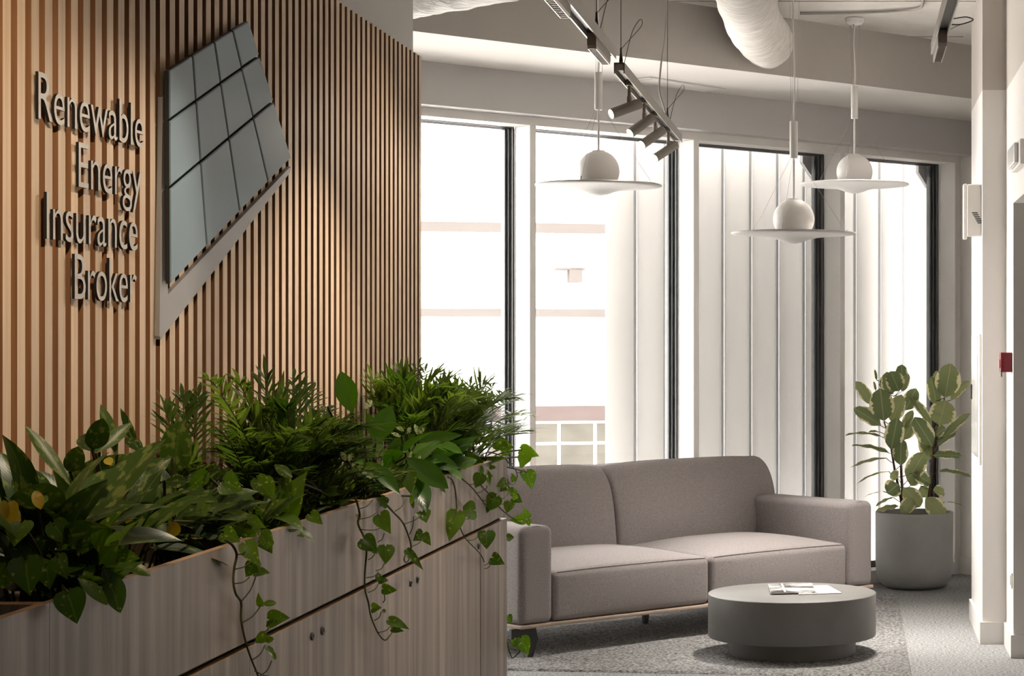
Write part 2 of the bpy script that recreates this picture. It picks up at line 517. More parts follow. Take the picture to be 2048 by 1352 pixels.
# slatted wall and the painted wall above it
YE = 8.48                # far end of the slatted wall
ZS = 2.81
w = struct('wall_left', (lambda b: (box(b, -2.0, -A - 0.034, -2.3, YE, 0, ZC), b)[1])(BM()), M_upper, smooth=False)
bm = BM(); box(bm, -A - 0.034, -A - 0.028, -0.6, YE, 0.0, ZS - 0.012)
struct('slat_backing', bm, M_backing, w, smooth=False)
bm = BM()
y = YE
x_first = FPX * A / (CX - 838.5)
while y > 2.2:
    w_ = PITCH * 0.56
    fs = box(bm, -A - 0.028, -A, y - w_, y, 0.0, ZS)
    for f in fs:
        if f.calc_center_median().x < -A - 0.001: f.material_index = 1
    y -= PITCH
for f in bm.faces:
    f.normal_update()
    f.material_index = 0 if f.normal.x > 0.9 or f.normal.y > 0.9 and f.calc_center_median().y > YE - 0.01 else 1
struct('slats', bm, [M_slat, M_slat_side], w, smooth=False)

# enclosing walls outside the picture
bm = BM(); box(bm, -4.0, 4.0, -2.6, -2.3, 0, ZC); struct('wall_rear', bm, M_paint, smooth=False)
bm = BM(); box(bm, 2.6, 2.8, -2.3, 14.0, 0, ZC); struct('wall_corridor', bm, M_paint, smooth=False)
bm = BM(); box(bm, -4.0, -3.8, -2.3, 10.6, 0, ZC); struct('wall_far_left', bm, M_paint, smooth=False)

# right-hand pillar and wall with a doorway
ZP = 2.97
def two_tone(bm, x0, x1, y0, y1, z0=0.0):
    box(bm, x0, x1, y0, y1, z0, ZP)
    n = len(bm.faces)
    fs = box(bm, x0, x1, y0, y1, ZP, ZC)
    for f in fs: f.material_index = 1


M_taupe = noisy('taupe_paint', (0.50, 0.46, 0.42), (0.52, 0.48, 0.44), 0.75, (2, 2, 2))
XP, XW = 0.705, 0.832
bm = BM(); two_tone(bm, XP, 1.30, 10.86, 11.85)
struct('wall_pillar', bm, [M_paint, M_taupe], smooth=False)
bm = BM(); two_tone(bm, XW, 1.02, 10.375, 10.86)
n0 = len(bm.faces)
box(bm, XW, 1.02, -2.3, 10.375, 2.33, ZP)
fs = box(bm, XW, 1.02, -2.3, 10.375, ZP, ZC)
for f in fs: f.material_index = 1
box(bm, XW, 1.02, -2.3, 8.9, 0, 2.33)
struct('wall_right', bm, [M_paint, M_taupe], smooth=False)
bm = BM()
BH = 0.118
box(bm, XP - 0.014, XW - 0.014, 10.846, 10.86, 0, BH)
box(bm, XP - 0.014, XP, 10.86, 11.85, 0, BH)
box(bm, XW - 0.014, XW, 10.375, 10.86, 0, BH)
box(bm, XW - 0.014, 1.02, 10.361, 10.375, 0, BH)
struct('baseboard_right', bm, M_paint, smooth=False)

# facade: upper wall, ceiling beam, return wall, windows
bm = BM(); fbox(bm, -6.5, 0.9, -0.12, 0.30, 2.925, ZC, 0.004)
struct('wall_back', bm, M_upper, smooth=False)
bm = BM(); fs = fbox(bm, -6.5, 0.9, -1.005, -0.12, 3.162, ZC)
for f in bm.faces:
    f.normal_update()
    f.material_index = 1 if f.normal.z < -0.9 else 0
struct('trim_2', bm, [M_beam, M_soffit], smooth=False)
bm = BM(); fbox(bm, 0.035, 0.25, -1.7, 0.30, 0, ZC); struct('wall_return', bm, M_paint, smooth=False)
bm = BM(); fbox(bm, 0.021, 0.035, -1.7, 0.0, 0, 0.125, 0.002); struct('baseboard_back', bm, M_paint, smooth=False)
bm = BM(); box(bm, -4.0, -3.0, 10.2, 10.4, 0, ZC); struct('wall_corner', bm, M_paint, smooth=False)

ZH, ZB = 2.877, 0.085
mull = [-6.02, -4.79, -3.549, -2.336, -1.096, 0.0]
bm = BM()
HW = 0.0215
fbox(bm, -6.5, 0.035, 0.0, 0.16, ZH, 2.925)              # head band
fbox(bm, -6.5, 0.035, 0.0, 0.16, 0.0, ZB)                # bottom band
for tm in mull:
    fbox(bm, tm - HW, tm + HW + (0.0135 if tm == 0 else 0), 0.0, 0.16, ZB, ZH, 0.003)
struct('trim_3', bm, M_frame, smooth=False)
for i, (t0, t1) in enumerate(zip(mull, mull[1:])):
    a, b_ = t0 + HW, t1 - HW
    bm = BM()
    for k, (w0, s0, s1) in enumerate(((0.012, 0.16, 0.185), (0.024, 0.185, 0.205), (0.036, 0.205, 0.245))):
        fbox(bm, a, a + w0, s0, s1, ZB, ZH); fbox(bm, b_ - w0, b_, s0, s1, ZB, ZH)
        fbox(bm, a + w0, b_ - w0, s0, s1, ZH - w0 * .35, ZH); fbox(bm, a + w0, b_ - w0, s0, s1, ZB, ZB + w0)
    wn = struct('window_%d' % (i + 1), bm, M_frame_dark, smooth=False)
    bm = BM(); fbox(bm, a + 0.03, b_ - 0.03, 0.213, 0.219, ZB + 0.03, ZH - 0.03)
    obj('pane', bm, M_glass, wn, smooth=False)
    if i < 3: continue
    bm = BM()                                       # small triangular bracket in the top right corner outside
    poly = [F(b_ - 0.10, 0.26, ZH - 0.005), F(b_ - 0.002, 0.26, ZH - 0.005), F(b_ - 0.002, 0.26, ZH - 0.16), F(b_ - 0.10, 0.26, ZH - 0.055)]
    prism(bm, poly, V * 0.03)
    obj('corner_bracket', bm, M_fin_edge, wn, smooth=False)

# ------------------------------------------------------------------ outside: sun fins, house opposite, ground
def fin_t(px, s):
    k = (px - CX) / FPX
    o = O + V * s
    return (o.y * k - o.x) / (U.x - U.y * k)


S_F = 0.62
ORD = ('second', 'third', 'fourth', 'fifth', 'sixth', 'seventh', 'eighth', 'ninth', 'tenth', 'eleventh', 'twelfth', 'thirteenth', 'fourteenth')
FIN_LABEL = ['white vertical sun fin with open daylight on its left, first of the row outside'] + ['%s white vertical sun fin from the left in the row outside the windows' % w_ for w_ in ORD]
t_first = -2.343 - 0.122
pitch_f = 0.2425
nf = 0
tf = t_first
fin_proto = None
while tf < 0.9:
    if fin_proto is None:
        fin_proto = thing('sun_fin', 'white vertical sun fin outside, standing alone beside the hanging left lamp globe', 'sun fin', F(tf, S_F, 0), math.atan2(U.y, U.x), 'vertical sun fins outside the windows')
        bm = BM()
        fin_proto.rotation_euler.z += R(-3)
        box(bm, -0.105, 0.105, -0.007, 0.007, -0.4, 3.4, 0.003)
        obj('blade', bm, M_fin, fin_proto, local=True)
        bm = BM(); box(bm, 0.103, 0.124, -0.008, 0.008, -0.4, 3.4)
        obj('edge_strip', bm, M_fin_edge, fin_proto, local=True, smooth=False)
        o = fin_proto
    else:
        o = copy_tree(fin_proto)
        o.location = F(tf, S_F, 0)
    o['label'] = FIN_LABEL[nf]
    nf += 1
    tf += pitch_f

bm = BM(); box(bm, -60, 60, 16.6, 90, -5.3, -5.0); g = struct('ground', bm, M_ground, smooth=False)
bt = thing('house', 'bright white house opposite, seen overexposed through the left windows', 'building', (-6, 31, -5), R(14))
def bbox_(bm, x0, x1, y0, y1, z0, z1): box(bm, x0, x1, y0, y1, z0 + 5, z1 + 5)
bm = BM(); bbox_(bm, -16, 10, 0, 6, -5, 12); obj('wall', bm, M_bld, bt, local=True, smooth=False)
def bz(py): return HC - (py - CY) / FPX * 31.3
for p0, p1 in ((447, 466), (618, 634)):
    bm = BM(); bbox_(bm, -16, 10, -0.12, 0.0, bz(p1), bz(p0)); obj('cornice_band', bm, M_band, bt, local=True, smooth=False)
bm = BM(); bbox_(bm, -16, 10, -0.10, 0.0, bz(842), bz(812)); obj('brick_band', bm, M_brick, bt, local=True, smooth=False)
for k in range(14):
    x0 = -5.2 + k * 0.56
    bm = BM()
    for za, zb in ((bz(884), bz(848)), (bz(945), bz(890))):
        bbox_(bm, x0 + 0.03, x0 + 0.53, -0.05, 0.0, za, zb)
    obj('window', bm, M_bwin, bt, local=True, smooth=False)
bm = BM(); bbox_(bm, 1.65, 1.85, -0.3, 0, bz(565), bz(538)); bbox_(bm, 1.45, 1.9, -0.3, 0, bz(540), bz(536)); obj('wall_lamp', bm, M_band, bt, local=True, smooth=False)

# ------------------------------------------------------------------ lettering and emblem on the slats
sign = thing('wall_lettering', 'raised metal letters reading Renewable Energy Insurance Broker on the slatted wall', 'sign', (-A, 4.45, 1.70))
XL = -A + 0.0165
dg = bpy.context.evaluated_depsgraph_get()


def glyph_mesh(ch):
    cu = bpy.data.curves.new('glyph', 'FONT')
    cu.body = ch
    cu.size = 1.0
    cu.extrude = 0.0
    cu.resolution_u = 6
    cu.offset = -0.006
    o = bpy.data.objects.new('glyph', cu)
    col.objects.link(o)
    bpy.context.view_layer.update()
    me = bpy.data.meshes.new_from_object(o.evaluated_get(bpy.context.evaluated_depsgraph_get()))
    bpy.data.objects.remove(o)
    return me


def text_advances(word):
    cu = bpy.data.curves.new('word', 'FONT'); cu.size = 1.0
    o = bpy.data.objects.new('word', cu); col.objects.link(o)
    xs = []
    for i in range(len(word) + 1):
        cu.body = word[:i] + 'I'
        bpy.context.view_layer.update()
        me = bpy.data.meshes.new_from_object(o.evaluated_get(bpy.context.evaluated_depsgraph_get()))
        xs.append(max(v.co.x for v in me.vertices))
        bpy.data.meshes.remove(me)
    bpy.data.objects.remove(o)
    return [x - xs[0] for x in xs]


CAP = 0.1045
for word, y0, y1, zb in (('Renewable', 4.445, 5.106, 2.0975), ('Energy', 4.677, 5.092, 1.966), ('Insurance', 4.491, 5.063, 1.8365), ('Broker', 4.653, 5.056, 1.7065)):
    adv = text_advances(word)
    gl = [glyph_mesh(c) for c in word]
    capm = max(v.co.y for v in gl[0].vertices)
    x_lo = min(v.co.x for v in gl[0].vertices)
    x_hi = adv[len(word) - 1] + max(v.co.x for v in gl[-1].vertices)
    sy = CAP / capm
    sx = (y1 - y0) / (x_hi - x_lo)
    for i, me in enumerate(gl):
        bm = BM(); bm.from_mesh(me)
        bmesh.ops.remove_doubles(bm, verts=bm.verts, dist=1e-4)
        for v in bm.verts:
            X = (adv[i] + v.co.x - x_lo) * sx
            v.co = Vector((XL, y0 + X, zb + v.co.y * sy))
        r = bmesh.ops.extrude_face_region(bm, geom=list(bm.faces))
        for v in [g_ for g_ in r['geom'] if isinstance(g_, bmesh.types.BMVert)]:
            v.co.x -= 0.0070
        bmesh.ops.recalc_face_normals(bm, faces=bm.faces)
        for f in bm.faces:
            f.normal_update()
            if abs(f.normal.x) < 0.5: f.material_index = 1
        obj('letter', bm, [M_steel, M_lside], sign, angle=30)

emb = thing('wall_emblem', 'tilted emblem of twelve blue-grey glass tiles over a grey metal chevron on the slatted wall', 'emblem', (-A, 5.9, 2.0))
XT = -A + 0.034
q = [onx(*p, XT) for p in ((338.5, 139), (498, 39), (583.5, 317), (341, 571))]     # TL TR BR BL
cu_ = (0.0, 0.295, 0.575, 0.80, 1.0)


def lerp(a, b, t): return a + (b - a) * t


# grid lines measured along the four edges of the kite
top = [onx(*p, XT) for p in ((338.5, 139), (386, 115.6), (430, 88), (467, 64), (498, 39))]
bot = [onx(*p, XT) for p in ((341, 571), (414, 489), (480, 423), (537, 365), (583.5, 317))]
lef = [onx(*p, XT) for p in ((338.5, 139), (340, 240), (340.5, 375), (341, 571))]
rig = [onx(*p, XT) for p in ((498, 39), (520.5, 110), (548.5, 201), (583.5, 317))]


def line_x(p1, p2, p3, p4):
    """intersection of two lines in the wall plane"""
    x1, y1, x2, y2, x3, y3, x4, y4 = p1.y, p1.z, p2.y, p2.z, p3.y, p3.z, p4.y, p4.z
    d = (x1 - x2) * (y3 - y4) - (y1 - y2) * (x3 - x4)
    a_ = x1 * y2 - y1 * x2; b_ = x3 * y4 - y3 * x4
    return Vector((XT, (a_ * (x3 - x4) - (x1 - x2) * b_) / d, (a_ * (y3 - y4) - (y1 - y2) * b_) / d))


for r_ in range(3):
    for c_ in range(4):
        P = [line_x(top[c], bot[c], lef[r], rig[r]) for c, r in ((c_, r_), (c_ + 1, r_), (c_ + 1, r_ + 1), (c_, r_ + 1))]
        cen = sum(P, Vector()) / 4
        P = [p + (cen - p).normalized() * 0.0062 for p in P]
        bm = BM(); prism(bm, P, (-0.014, 0, 0))
        for f in bm.faces:
            f.normal_update()
            if abs(f.normal.x) < 0.5: f.material_index = 1
        bmesh.ops.recalc_face_normals(bm, faces=bm.faces)
        ed = [e for e in bm.edges if all(v.co.x > XT - 0.001 for v in e.verts)]
        rb = bmesh.ops.bevel(bm, geom=ed, offset=0.003, segments=1, profile=0.5, affect='EDGES')
        for f in rb['faces']: f.material_index = 0
        obj('tile', bm, [M_tile, M_tile_edge], emb, smooth=False)
cq = sum(q, Vector()) / 4
bm = BM(); prism(bm, [p + (cq - p) * 0.03 + Vector((-0.0142, 0, 0)) for p in q], (-0.004, 0, 0))
obj('backing_plate', bm, M_tile_edge, emb, smooth=False)
XV = -A + 0.014
outer = [onx(*p, XV) for p in ((325.5, 194), (333, 190), (336, 589), (577, 337), (582, 333), (579.5, 346), (321.5, 679), (319, 672))]
bm = BM(); prism(bm, outer, (-0.013, 0, 0))
obj('chevron', bm, M_vgrey, emb, smooth=False)
for px, py in ((362, 480), (420, 200), (470, 130), (520, 300), (430, 400), (380, 180)):
    c = onx(px, py, -A)
    bm = BM(); tube(bm, [c, c + Vector((0.022, 0, 0))], 0.008, 10)
    obj('standoff', bm, M_black, emb)

# ------------------------------------------------------------------ cabinets and planter boxes
ZT, ZPB, ZCB = 1.142, 0.901, 0.886
XB = -A + 0.012
seams = [2.40, 3.60, 4.80, 6.00, 7.197, 8.388]
cabs = ('grey-washed oak cabinet in the near corner, cut by the left edge of the picture',
        'grey-washed oak cabinet below the first planter box, its doors at the bottom edge',
        'grey-washed oak cabinet with two round knobs under the leftmost long vine',
        'grey-washed oak cabinet with two round knobs beside the middle hanging vine',
        'end cabinet of grey-washed oak next to the sofa')
boxes = ('oak planter box in the near left corner with nothing planted at its open end',
         'oak planter box under the mottled leaves at the left',
         'oak planter box under the feathery palm, leftmost long vine over its seam',
         'oak planter box under the tall upright leaf, two vines over its front',
         'end planter box of oak nearest the windows under the backlit palm')
for i, (y0, y1) in enumerate(zip(seams, seams[1:])):
    t = thing('planter_cabinet', cabs[i], 'cabinet', (-1.6, (y0 + y1) / 2, 0), 0, 'cabinets under the planter boxes')
    bm = BM(); box(bm, XB, -B - 0.020, y0 + 0.001, y1 - 0.001, 0.06, ZCB - 0.004); box(bm, XB, -B - 0.05, y0 + 0.001, y1 - 0.001, 0, 0.06)
    box(bm, XB, -B - 0.030, y0 + 0.001, y1 - 0.001, ZCB - 0.004, ZPB)
    obj('carcass', bm, M_dark, t, smooth=False)
    if i == 4:
        bm = BM(); box(bm, XB, -B, y1 - 0.0195, y1, 0, ZCB, 0.001); obj('side_panel', bm, M_oak, t, smooth=False)
    ym = (y0 + y1) / 2
    gap = 0.0095 if i == 4 else 0.0012
    for k, (a, b_) in enumerate(((y0 + 0.0012, ym - gap), (ym + gap, y1 - (0.0205 if i == 4 else 0.0012)))):
        bm = BM(); box(bm, -B - 0.019, -B, a, b_, 0.062, ZCB)
        for f in bm.faces:
            f.normal_update()
            if f.normal.z > 0.9: f.material_index = 1
        d = obj('door', bm, [M_oak, M_oak_edge], t, smooth=False)
        if i == 4 and k == 1: continue
        yk = ym - 0.052 if k == 0 else ym + 0.052
        bm = BM()
        ck = Vector((-B, yk, 0.832))
        prof = [(0.0, 0.0), (0.0105, 0.0), (0.0115, 0.002), (0.0105, 0.0055), (0.006, 0.0055), (0.005, 0.0035), (0.0, 0.0035)]
        lathe(bm, prof, 16, cap=False)
        bm.transform(Matrix.Translation(ck) @ Matrix.Rotation(R(90), 4, 'Y'))
        obj('knob', bm, M_black, d)
    t = thing('planter_box', boxes[i], 'planter', (-1.6, (y0 + y1) / 2, ZPB), 0, 'planter boxes in a row')
    th = 0.019

    def panel(x0, x1, ya, yb, za, zb, nm):
        b = BM(); box(b, x0, x1, ya, yb, za, zb)
        for f in b.faces:
            f.normal_update()
            if f.normal.z > 0.9: f.material_index = 1
        obj(nm, b, [M_oak, M_oak_edge], t, smooth=False)
    panel(-B - th, -B, y0 + 0.0008, y1 - 0.0008, ZPB, ZT, 'front_panel')
    panel(XB, XB + th, y0 + 0.0008, y1 - 0.0008, ZPB, ZT, 'back_panel')
    for ya, yb in ((y0 + 0.0008, y0 + th), (y1 - th, y1 - 0.0008)):
        panel(XB + th, -B - th, ya, yb, ZPB, ZT, 'end_panel')
    bm = BM(); box(bm, XB + th, -B - th, y0 + th, y1 - th, ZPB, ZPB + 0.015); obj('bottom', bm, M_dark, t, smooth=False)
    if i > 0:
        bm = BM()
        nx, ny = 8, 26
        gv = [[bm.verts.new((lerp(XB + th, -B - th, a / nx), lerp(y0 + th, y1 - th, c / ny), 1.075 + 0.012 * mnoise.noise(Vector((a * 1.3, c * 1.1 + i * 9, 0))))) for a in range(nx + 1)] for c in range(ny + 1)]
        for c in range(ny):
            for a in range(nx):
                bm.faces.new((gv[c][a], gv[c][a + 1], gv[c + 1][a + 1], gv[c + 1][a]))
        o = obj('soil', bm, M_soil, t)
        o['kind'] = 'stuff'

# ------------------------------------------------------------------ sofa
SO = Vector((-1.669, 10.24, 0))
SU = Vector((0.711, 0.703, 0)).normalized()
SV = Vector((-SU.y, SU.x, 0))
SL = 2.535
sofa = thing('sofa', 'taupe wool two-seat sofa with deep seats and block arms in front of the windows', 'sofa', SO + SU * SL / 2 + SV * 0.55, math.atan2(SU.y, SU.x))


def S(t, s, z): return SO + SU * t + SV * s + Vector((0, 0, z))


AW, TM, ZR0, ZR1 = 0.205, 1.268, 0.162, 0.180
bm = BM(); box(bm, 0.0, SL, 0.0, 1.16, ZR0, ZR1, 0.003, fn=S)
obj('base_rail', bm, M_rail, sofa)
for k, (a, b_) in enumerate(((AW + 0.004, TM - 0.003), (TM + 0.003, SL - AW - 0.004))):
    def crown(x, y, z, a=a, b_=b_):
        if z > 0.3:
            u_ = (x - a) / (b_ - a) * 2 - 1; v_ = (y - 0.0) / 0.84 * 2 - 1
            z += 0.058 * max(0, 1 - abs(u_) ** 3) * max(0, 1 - abs(v_) ** 3) * ((z - 0.3) / 0.135)
        if y < 0.1:
            u_ = (x - a) / (b_ - a) * 2 - 1
            y -= 0.012 * max(0, 1 - u_ * u_) * max(0, 1 - ((z - 0.31) / 0.14) ** 2)
        return S(x, y, z)
    bm = BM(); soft_box(bm, a, b_, 0.006, 0.88, ZR1, 0.437, 0.034, fn=crown, n=14)
    c = obj('seat_cushion', bm, M_fabric, sofa, angle=180)
    bm = BM()
    tube(bm, [crown(a + 0.03 + (b_ - a - 0.06) * j / 24, 0.017, 0.4315) for j in range(25)], 0.0022, 6)
    obj('piping', bm, M_seam, c)
for k, (a, b_) in enumerate(((0.0, AW), (SL - AW, SL))):
    bm = BM()
    def armf(x, y, z, a=a, b_=b_):
        if z > 0.5: z += 0.012 * max(0, 1 - ((x - a) / (b_ - a) * 2 - 1) ** 2)
        return S(x, y, z)
    soft_box(bm, a, b_, 0.0, 0.90, ZR1, 0.672, 0.036, fn=armf, n=8)
    ar = obj('armrest', bm, M_fabric, sofa, angle=180)
    bm = BM()
    rim = [(a + 0.02, 0.26), (a + 0.016, 0.63), (a + 0.035, 0.664), ((a + b_) / 2, 0.680), (b_ - 0.035, 0.664), (b_ - 0.016, 0.63), (b_ - 0.02, 0.26)]
    tube(bm, [S(x, 0.014, z) for x, z in rim], 0.0018, 6)
    obj('piping', bm, M_seam, ar)
prof = [(0.83, 0.182), (0.815, 0.30), (0.818, 0.45), (0.832, 0.58), (0.853, 0.70), (0.884, 0.79), (0.925, 0.852), (0.975, 0.890), (1.03, 0.906), (1.085, 0.898), (1.125, 0.865), (1.15, 0.80), (1.16, 0.70), (1.16, 0.45), (1.16, 0.182)]
pp = smooth_path([Vector((0, s, z)) for s, z in prof], 4)
for k, (a, b_) in enumerate(((0.0, TM - 0.001), (TM + 0.001, SL))):
    bm = BM()
    rows = []
    cs = Vector((0, 1.0, 0.55))
    xs = [(0.0, 0.030), (0.004, 0.016), (0.012, 0.006), (0.024, 0.0)]
    xx = [(a + d, i_) for d, i_ in xs] + [(lerp(a + 0.024, b_ - 0.024, j / 16), 0.0) for j in range(1, 16)] + [(b_ - d, i_) for d, i_ in xs[::-1]]
    for x, ins in xx:
        u_ = (x - a) / (b_ - a) * 2 - 1
        puff = 0.022 * max(0, 1 - u_ ** 4)
        row = []
        for p in pp:
            d = (p - cs).normalized()
            q_ = p - d * ins
            if p.y < 1.0 and p.z > 0.25:
                q_ += d * puff * min(1, (p.z - 0.25) * 3)
            row.append(bm.verts.new(S(x, q_.y, q_.z)))
        rows.append(row)
    m_ = len(pp)
    for r0, r1 in zip(rows, rows[1:]):
        for j in range(m_):
            bm.faces.new((r0[j], r0[(j + 1) % m_], r1[(j + 1) % m_], r1[j]))
    bm.faces.new(rows[0]); bm.faces.new(rows[-1])
    obj('backrest', bm, M_fabric, sofa, angle=50)
for t_, s_, dx in ((0.085, 0.05, 1), (1.287, 0.60, 1), (SL - 0.085, 0.05, -1), (0.085, 1.05, 1), (SL - 0.085, 1.05, -1)):
    bm = BM()
    P = [(-0.115, ZR0), (0.035, ZR0), (0.05, 0.10), (0.018, 0.0), (-0.016, 0.0), (-0.008, 0.09), (-0.03, 0.108), (-0.115, 0.112)]
    if s_ == 0.60: P = [(-0.025, ZR0), (0.025, ZR0), (0.02, 0.05), (0.012, 0.0), (-0.012, 0.0), (-0.016, 0.05)]
    prism(bm, [S(t_ + dx * x, s_ - 0.010, max(z, 0.010)) for x, z in P], SV * 0.02)
    obj('leg', bm, M_black, sofa, smooth=False)

# ------------------------------------------------------------------ coffee table, brochures
tx, ty = (1584.3 - CX) / FPX * 10.49, 10.49
table = thing('coffee_table', 'round grey drum coffee table on a recessed plinth in front of the sofa', 'table', (tx, ty, 0.012))
ZTB = 0.322 - 0.012
bm = BM(); lathe(bm, [(0.0, ZTB), (0.431, ZTB), (0.4335, ZTB - 0.002), (0.4345, ZTB - 0.005), (0.4345, 0.094), (0.432, 0.090), (0.0, 0.090)], 96, cap=False)
obj('top', bm, M_table, table, local=True)
bm = BM(); lathe(bm, [(0.0, 0.0902), (0.330, 0.0902), (0.330, 0.0), (0.0, 0.0)], 80, cap=False)
obj('plinth', bm, M_table, table, local=True)

M_cover = noisy('photo_cover', (0.03, 0.03, 0.03), (0.72, 0.70, 0.68), 0.25, (5, 7, 5), 5, lo=0.42, hi=0.62)


def brochure(name, label, px, z0, th, cover):
    P = [onz(x, y, z0) for x, y in px]
    c = sum(P, Vector()) / 4
    t = thing(name, label, 'magazine', c, 0, 'magazines on the coffee table')
    bm = BM(); prism(bm, P[::-1], (0, 0, th)); obj('pages', bm, M_paper, t, smooth=False)
    bm = BM()
    prism(bm, [p + Vector((0, 0, th)) for p in P[::-1]], (0, 0, 0.0009))
    o = obj('cover', bm, cover, t, smooth=False)
    return t, P


t, P = brochure('magazine', 'slim magazine with a dark black-and-white photo cover on the coffee table', ((1536.3, 1171.3), (1624, 1169.2), (1630.6, 1185.2), (1542, 1187.7)), 0.328, 0.007, M_cover)
bm = BM(); d0, d1 = P[1] - P[0], P[3] - P[0]
zz = Vector((0, 0, 0.0082))
prism(bm, [P[0] + d0 * 0.29 + zz, P[0] + d0 * 0.29 + d1 + zz, P[0] + d0 * 0.33 + d1 + zz, P[0] + d0 * 0.33 + zz], (0, 0, 0.0006))
obj('white_stripe', bm, M_paper, t, smooth=False)
t, P = brochure('magazine', 'open white leaflet under the photo magazine on the coffee table', ((1610, 1173.5), (1655, 1172.3), (1683.5, 1187.3), (1597, 1190)), 0.3225, 0.004, M_paper)
bm = BM(); d0, d1 = P[1] - P[0], P[3] - P[0]; zz = Vector((0, 0, 0.0050))
prism(bm, [P[0] + d0 * 0.55 + d1 * 0.75 + zz, P[0] + d0 * 0.55 + d1 * 0.95 + zz, P[0] + d0 * 0.9 + d1 * 0.95 + zz, P[0] + d0 * 0.85 + d1 * 0.75 + zz], (0, 0, 0.0005))
obj('printed_photo', bm, M_cover, t, smooth=False)

# ------------------------------------------------------------------ rug
rug = BM()
cs = [(-1.95, 9.99), (0.296, 9.74), (0.296, 13.02), (-1.95, 11.25)]
nu, nv = 150, 150
g_ = []
for j in range(nv + 1):
    row = []
    for i in range(nu + 1):
        a, b_ = i / nu, j / nv
        p = Vector(cs[0]) * (1 - a) * (1 - b_) + Vector(cs[1]) * a * (1 - b_) + Vector(cs[2]) * a * b_ + Vector(cs[3]) * (1 - a) * b_
        e = min(i, nu - i, j, nv - j)
        z = 0.0 if e == 0 else 0.0105 + 0.0035 * mnoise.noise(Vector((p.x * 45, p.y * 30, 0)))
        row.append(rug.verts.new((p.x, p.y, max(z, 0.0005))))
    g_.append(row)
for j in range(nv):
    for i in range(nu):
        rug.faces.new((g_[j][i], g_[j][i + 1], g_[j + 1][i + 1], g_[j + 1][i]))
rg = obj('rug', rug, M_rug)
tag(rg, 'grey shaggy rug lying under the sofa and the coffee table', 'rug')

# ------------------------------------------------------------------ leaves
LANCE = [0.0, .30, .58, .80, .94, 1.0, .97, .86, .66, .38, 0.0]
OVAL = [0.0, .42, .72, .90, .99, 1.0, .97, .90, .77, .55, 0.06]
NARROW = [0.15, .7, 1.0, .85, .5, 0.0]
HEART_T = [-.17, -.13, -.02, .12, .28, .45, .62, .78, .90, 1.0]
HEART_W = [.36, .66, .92, 1.0, .95, .80, .58, .34, .15, 0.0]


def leaf(bm, base, tip, nrm, width, kind='lance', arch=0.08, fold=0.18, twist=0.0, rnd=None, wave=0.0):
    base = Vector(base); tip = Vector(tip)
    ax = tip - base
    Ln = ax.length
    if Ln < 1e-5: return
    ax.normalize()
    side = ax.cross(Vector(nrm))
    if side.length < 1e-4: side = ax.cross(Vector((0.3, 0.5, 0.8)))
    side.normalize()
    n = side.cross(ax).normalized()
    lay = bm.verts.layers.float.get('rnd') or bm.verts.layers.float.new('rnd')
    uvl = bm.loops.layers.uv.verify()
    rv = random.random() if rnd is None else rnd
    if kind == 'heart': ts, ws = HEART_T, HEART_W
    elif kind == 'narrow': ws = NARROW; ts = [i / (len(ws) - 1) for i in range(len(ws))]
    elif kind == 'oval': ws = OVAL; ts = [i / (len(ws) - 1) for i in range(len(ws))]
    else: ws = LANCE; ts = [i / (len(ws) - 1) for i in range(len(ws))]
    ss = (-1, 0, 1) if kind == 'narrow' else (-1, -0.5, 0, 0.5, 1)
    rows = []
    h = width / 2
    for i, (t, w_) in enumerate(zip(ts, ws)):
        c = base + ax * (t * Ln) + n * (arch * Ln * 4 * max(t, 0) * (1 - max(t, 0)))
        row = []
        tw = twist * t
        sd = side * math.cos(tw) + n * math.sin(tw)
        nn = n * math.cos(tw) - side * math.sin(tw)
        for s in ss:
            off = 0.0
            if kind == 'heart' and i < 2 and s == 0: off = (0.17, 0.10)[i] * Ln      # notch between the lobes
            if kind == 'heart' and i == 0 and abs(s) == 1: off = 0.05 * Ln
            p = c + sd * (s * w_ * h) + nn * (fold * abs(s) * w_ * h) + ax * off
            if wave: p += nn * (wave * h * abs(s) * math.sin(t * 17 + s * 2 + rv * 9))
            v = bm.verts.new(p)
            v[lay] = rv
            row.append((v, (0.5 + s * 0.5 * max(w_, 0.02), max(0, t))))
        rows.append(row)
    for r0, r1 in zip(rows, rows[1:]):
        for j in range(len(ss) - 1):
            q_ = (r0[j], r0[j + 1], r1[j + 1], r1[j])
            try:
                f = bm.faces.new([x[0] for x in q_])
                for lp, x in zip(f.loops, q_): lp[uvl].uv = x[1]
            except ValueError:
                pass


CAMP = Vector((0, 0, HC))


def face_cam(p, up=0.35, jit=0.35):
    d = (CAMP - p).normalized() + Vector((0, 0, up))
    return d + Vector((random.uniform(-jit, jit), random.uniform(-jit, jit), random.uniform(-jit, jit)))


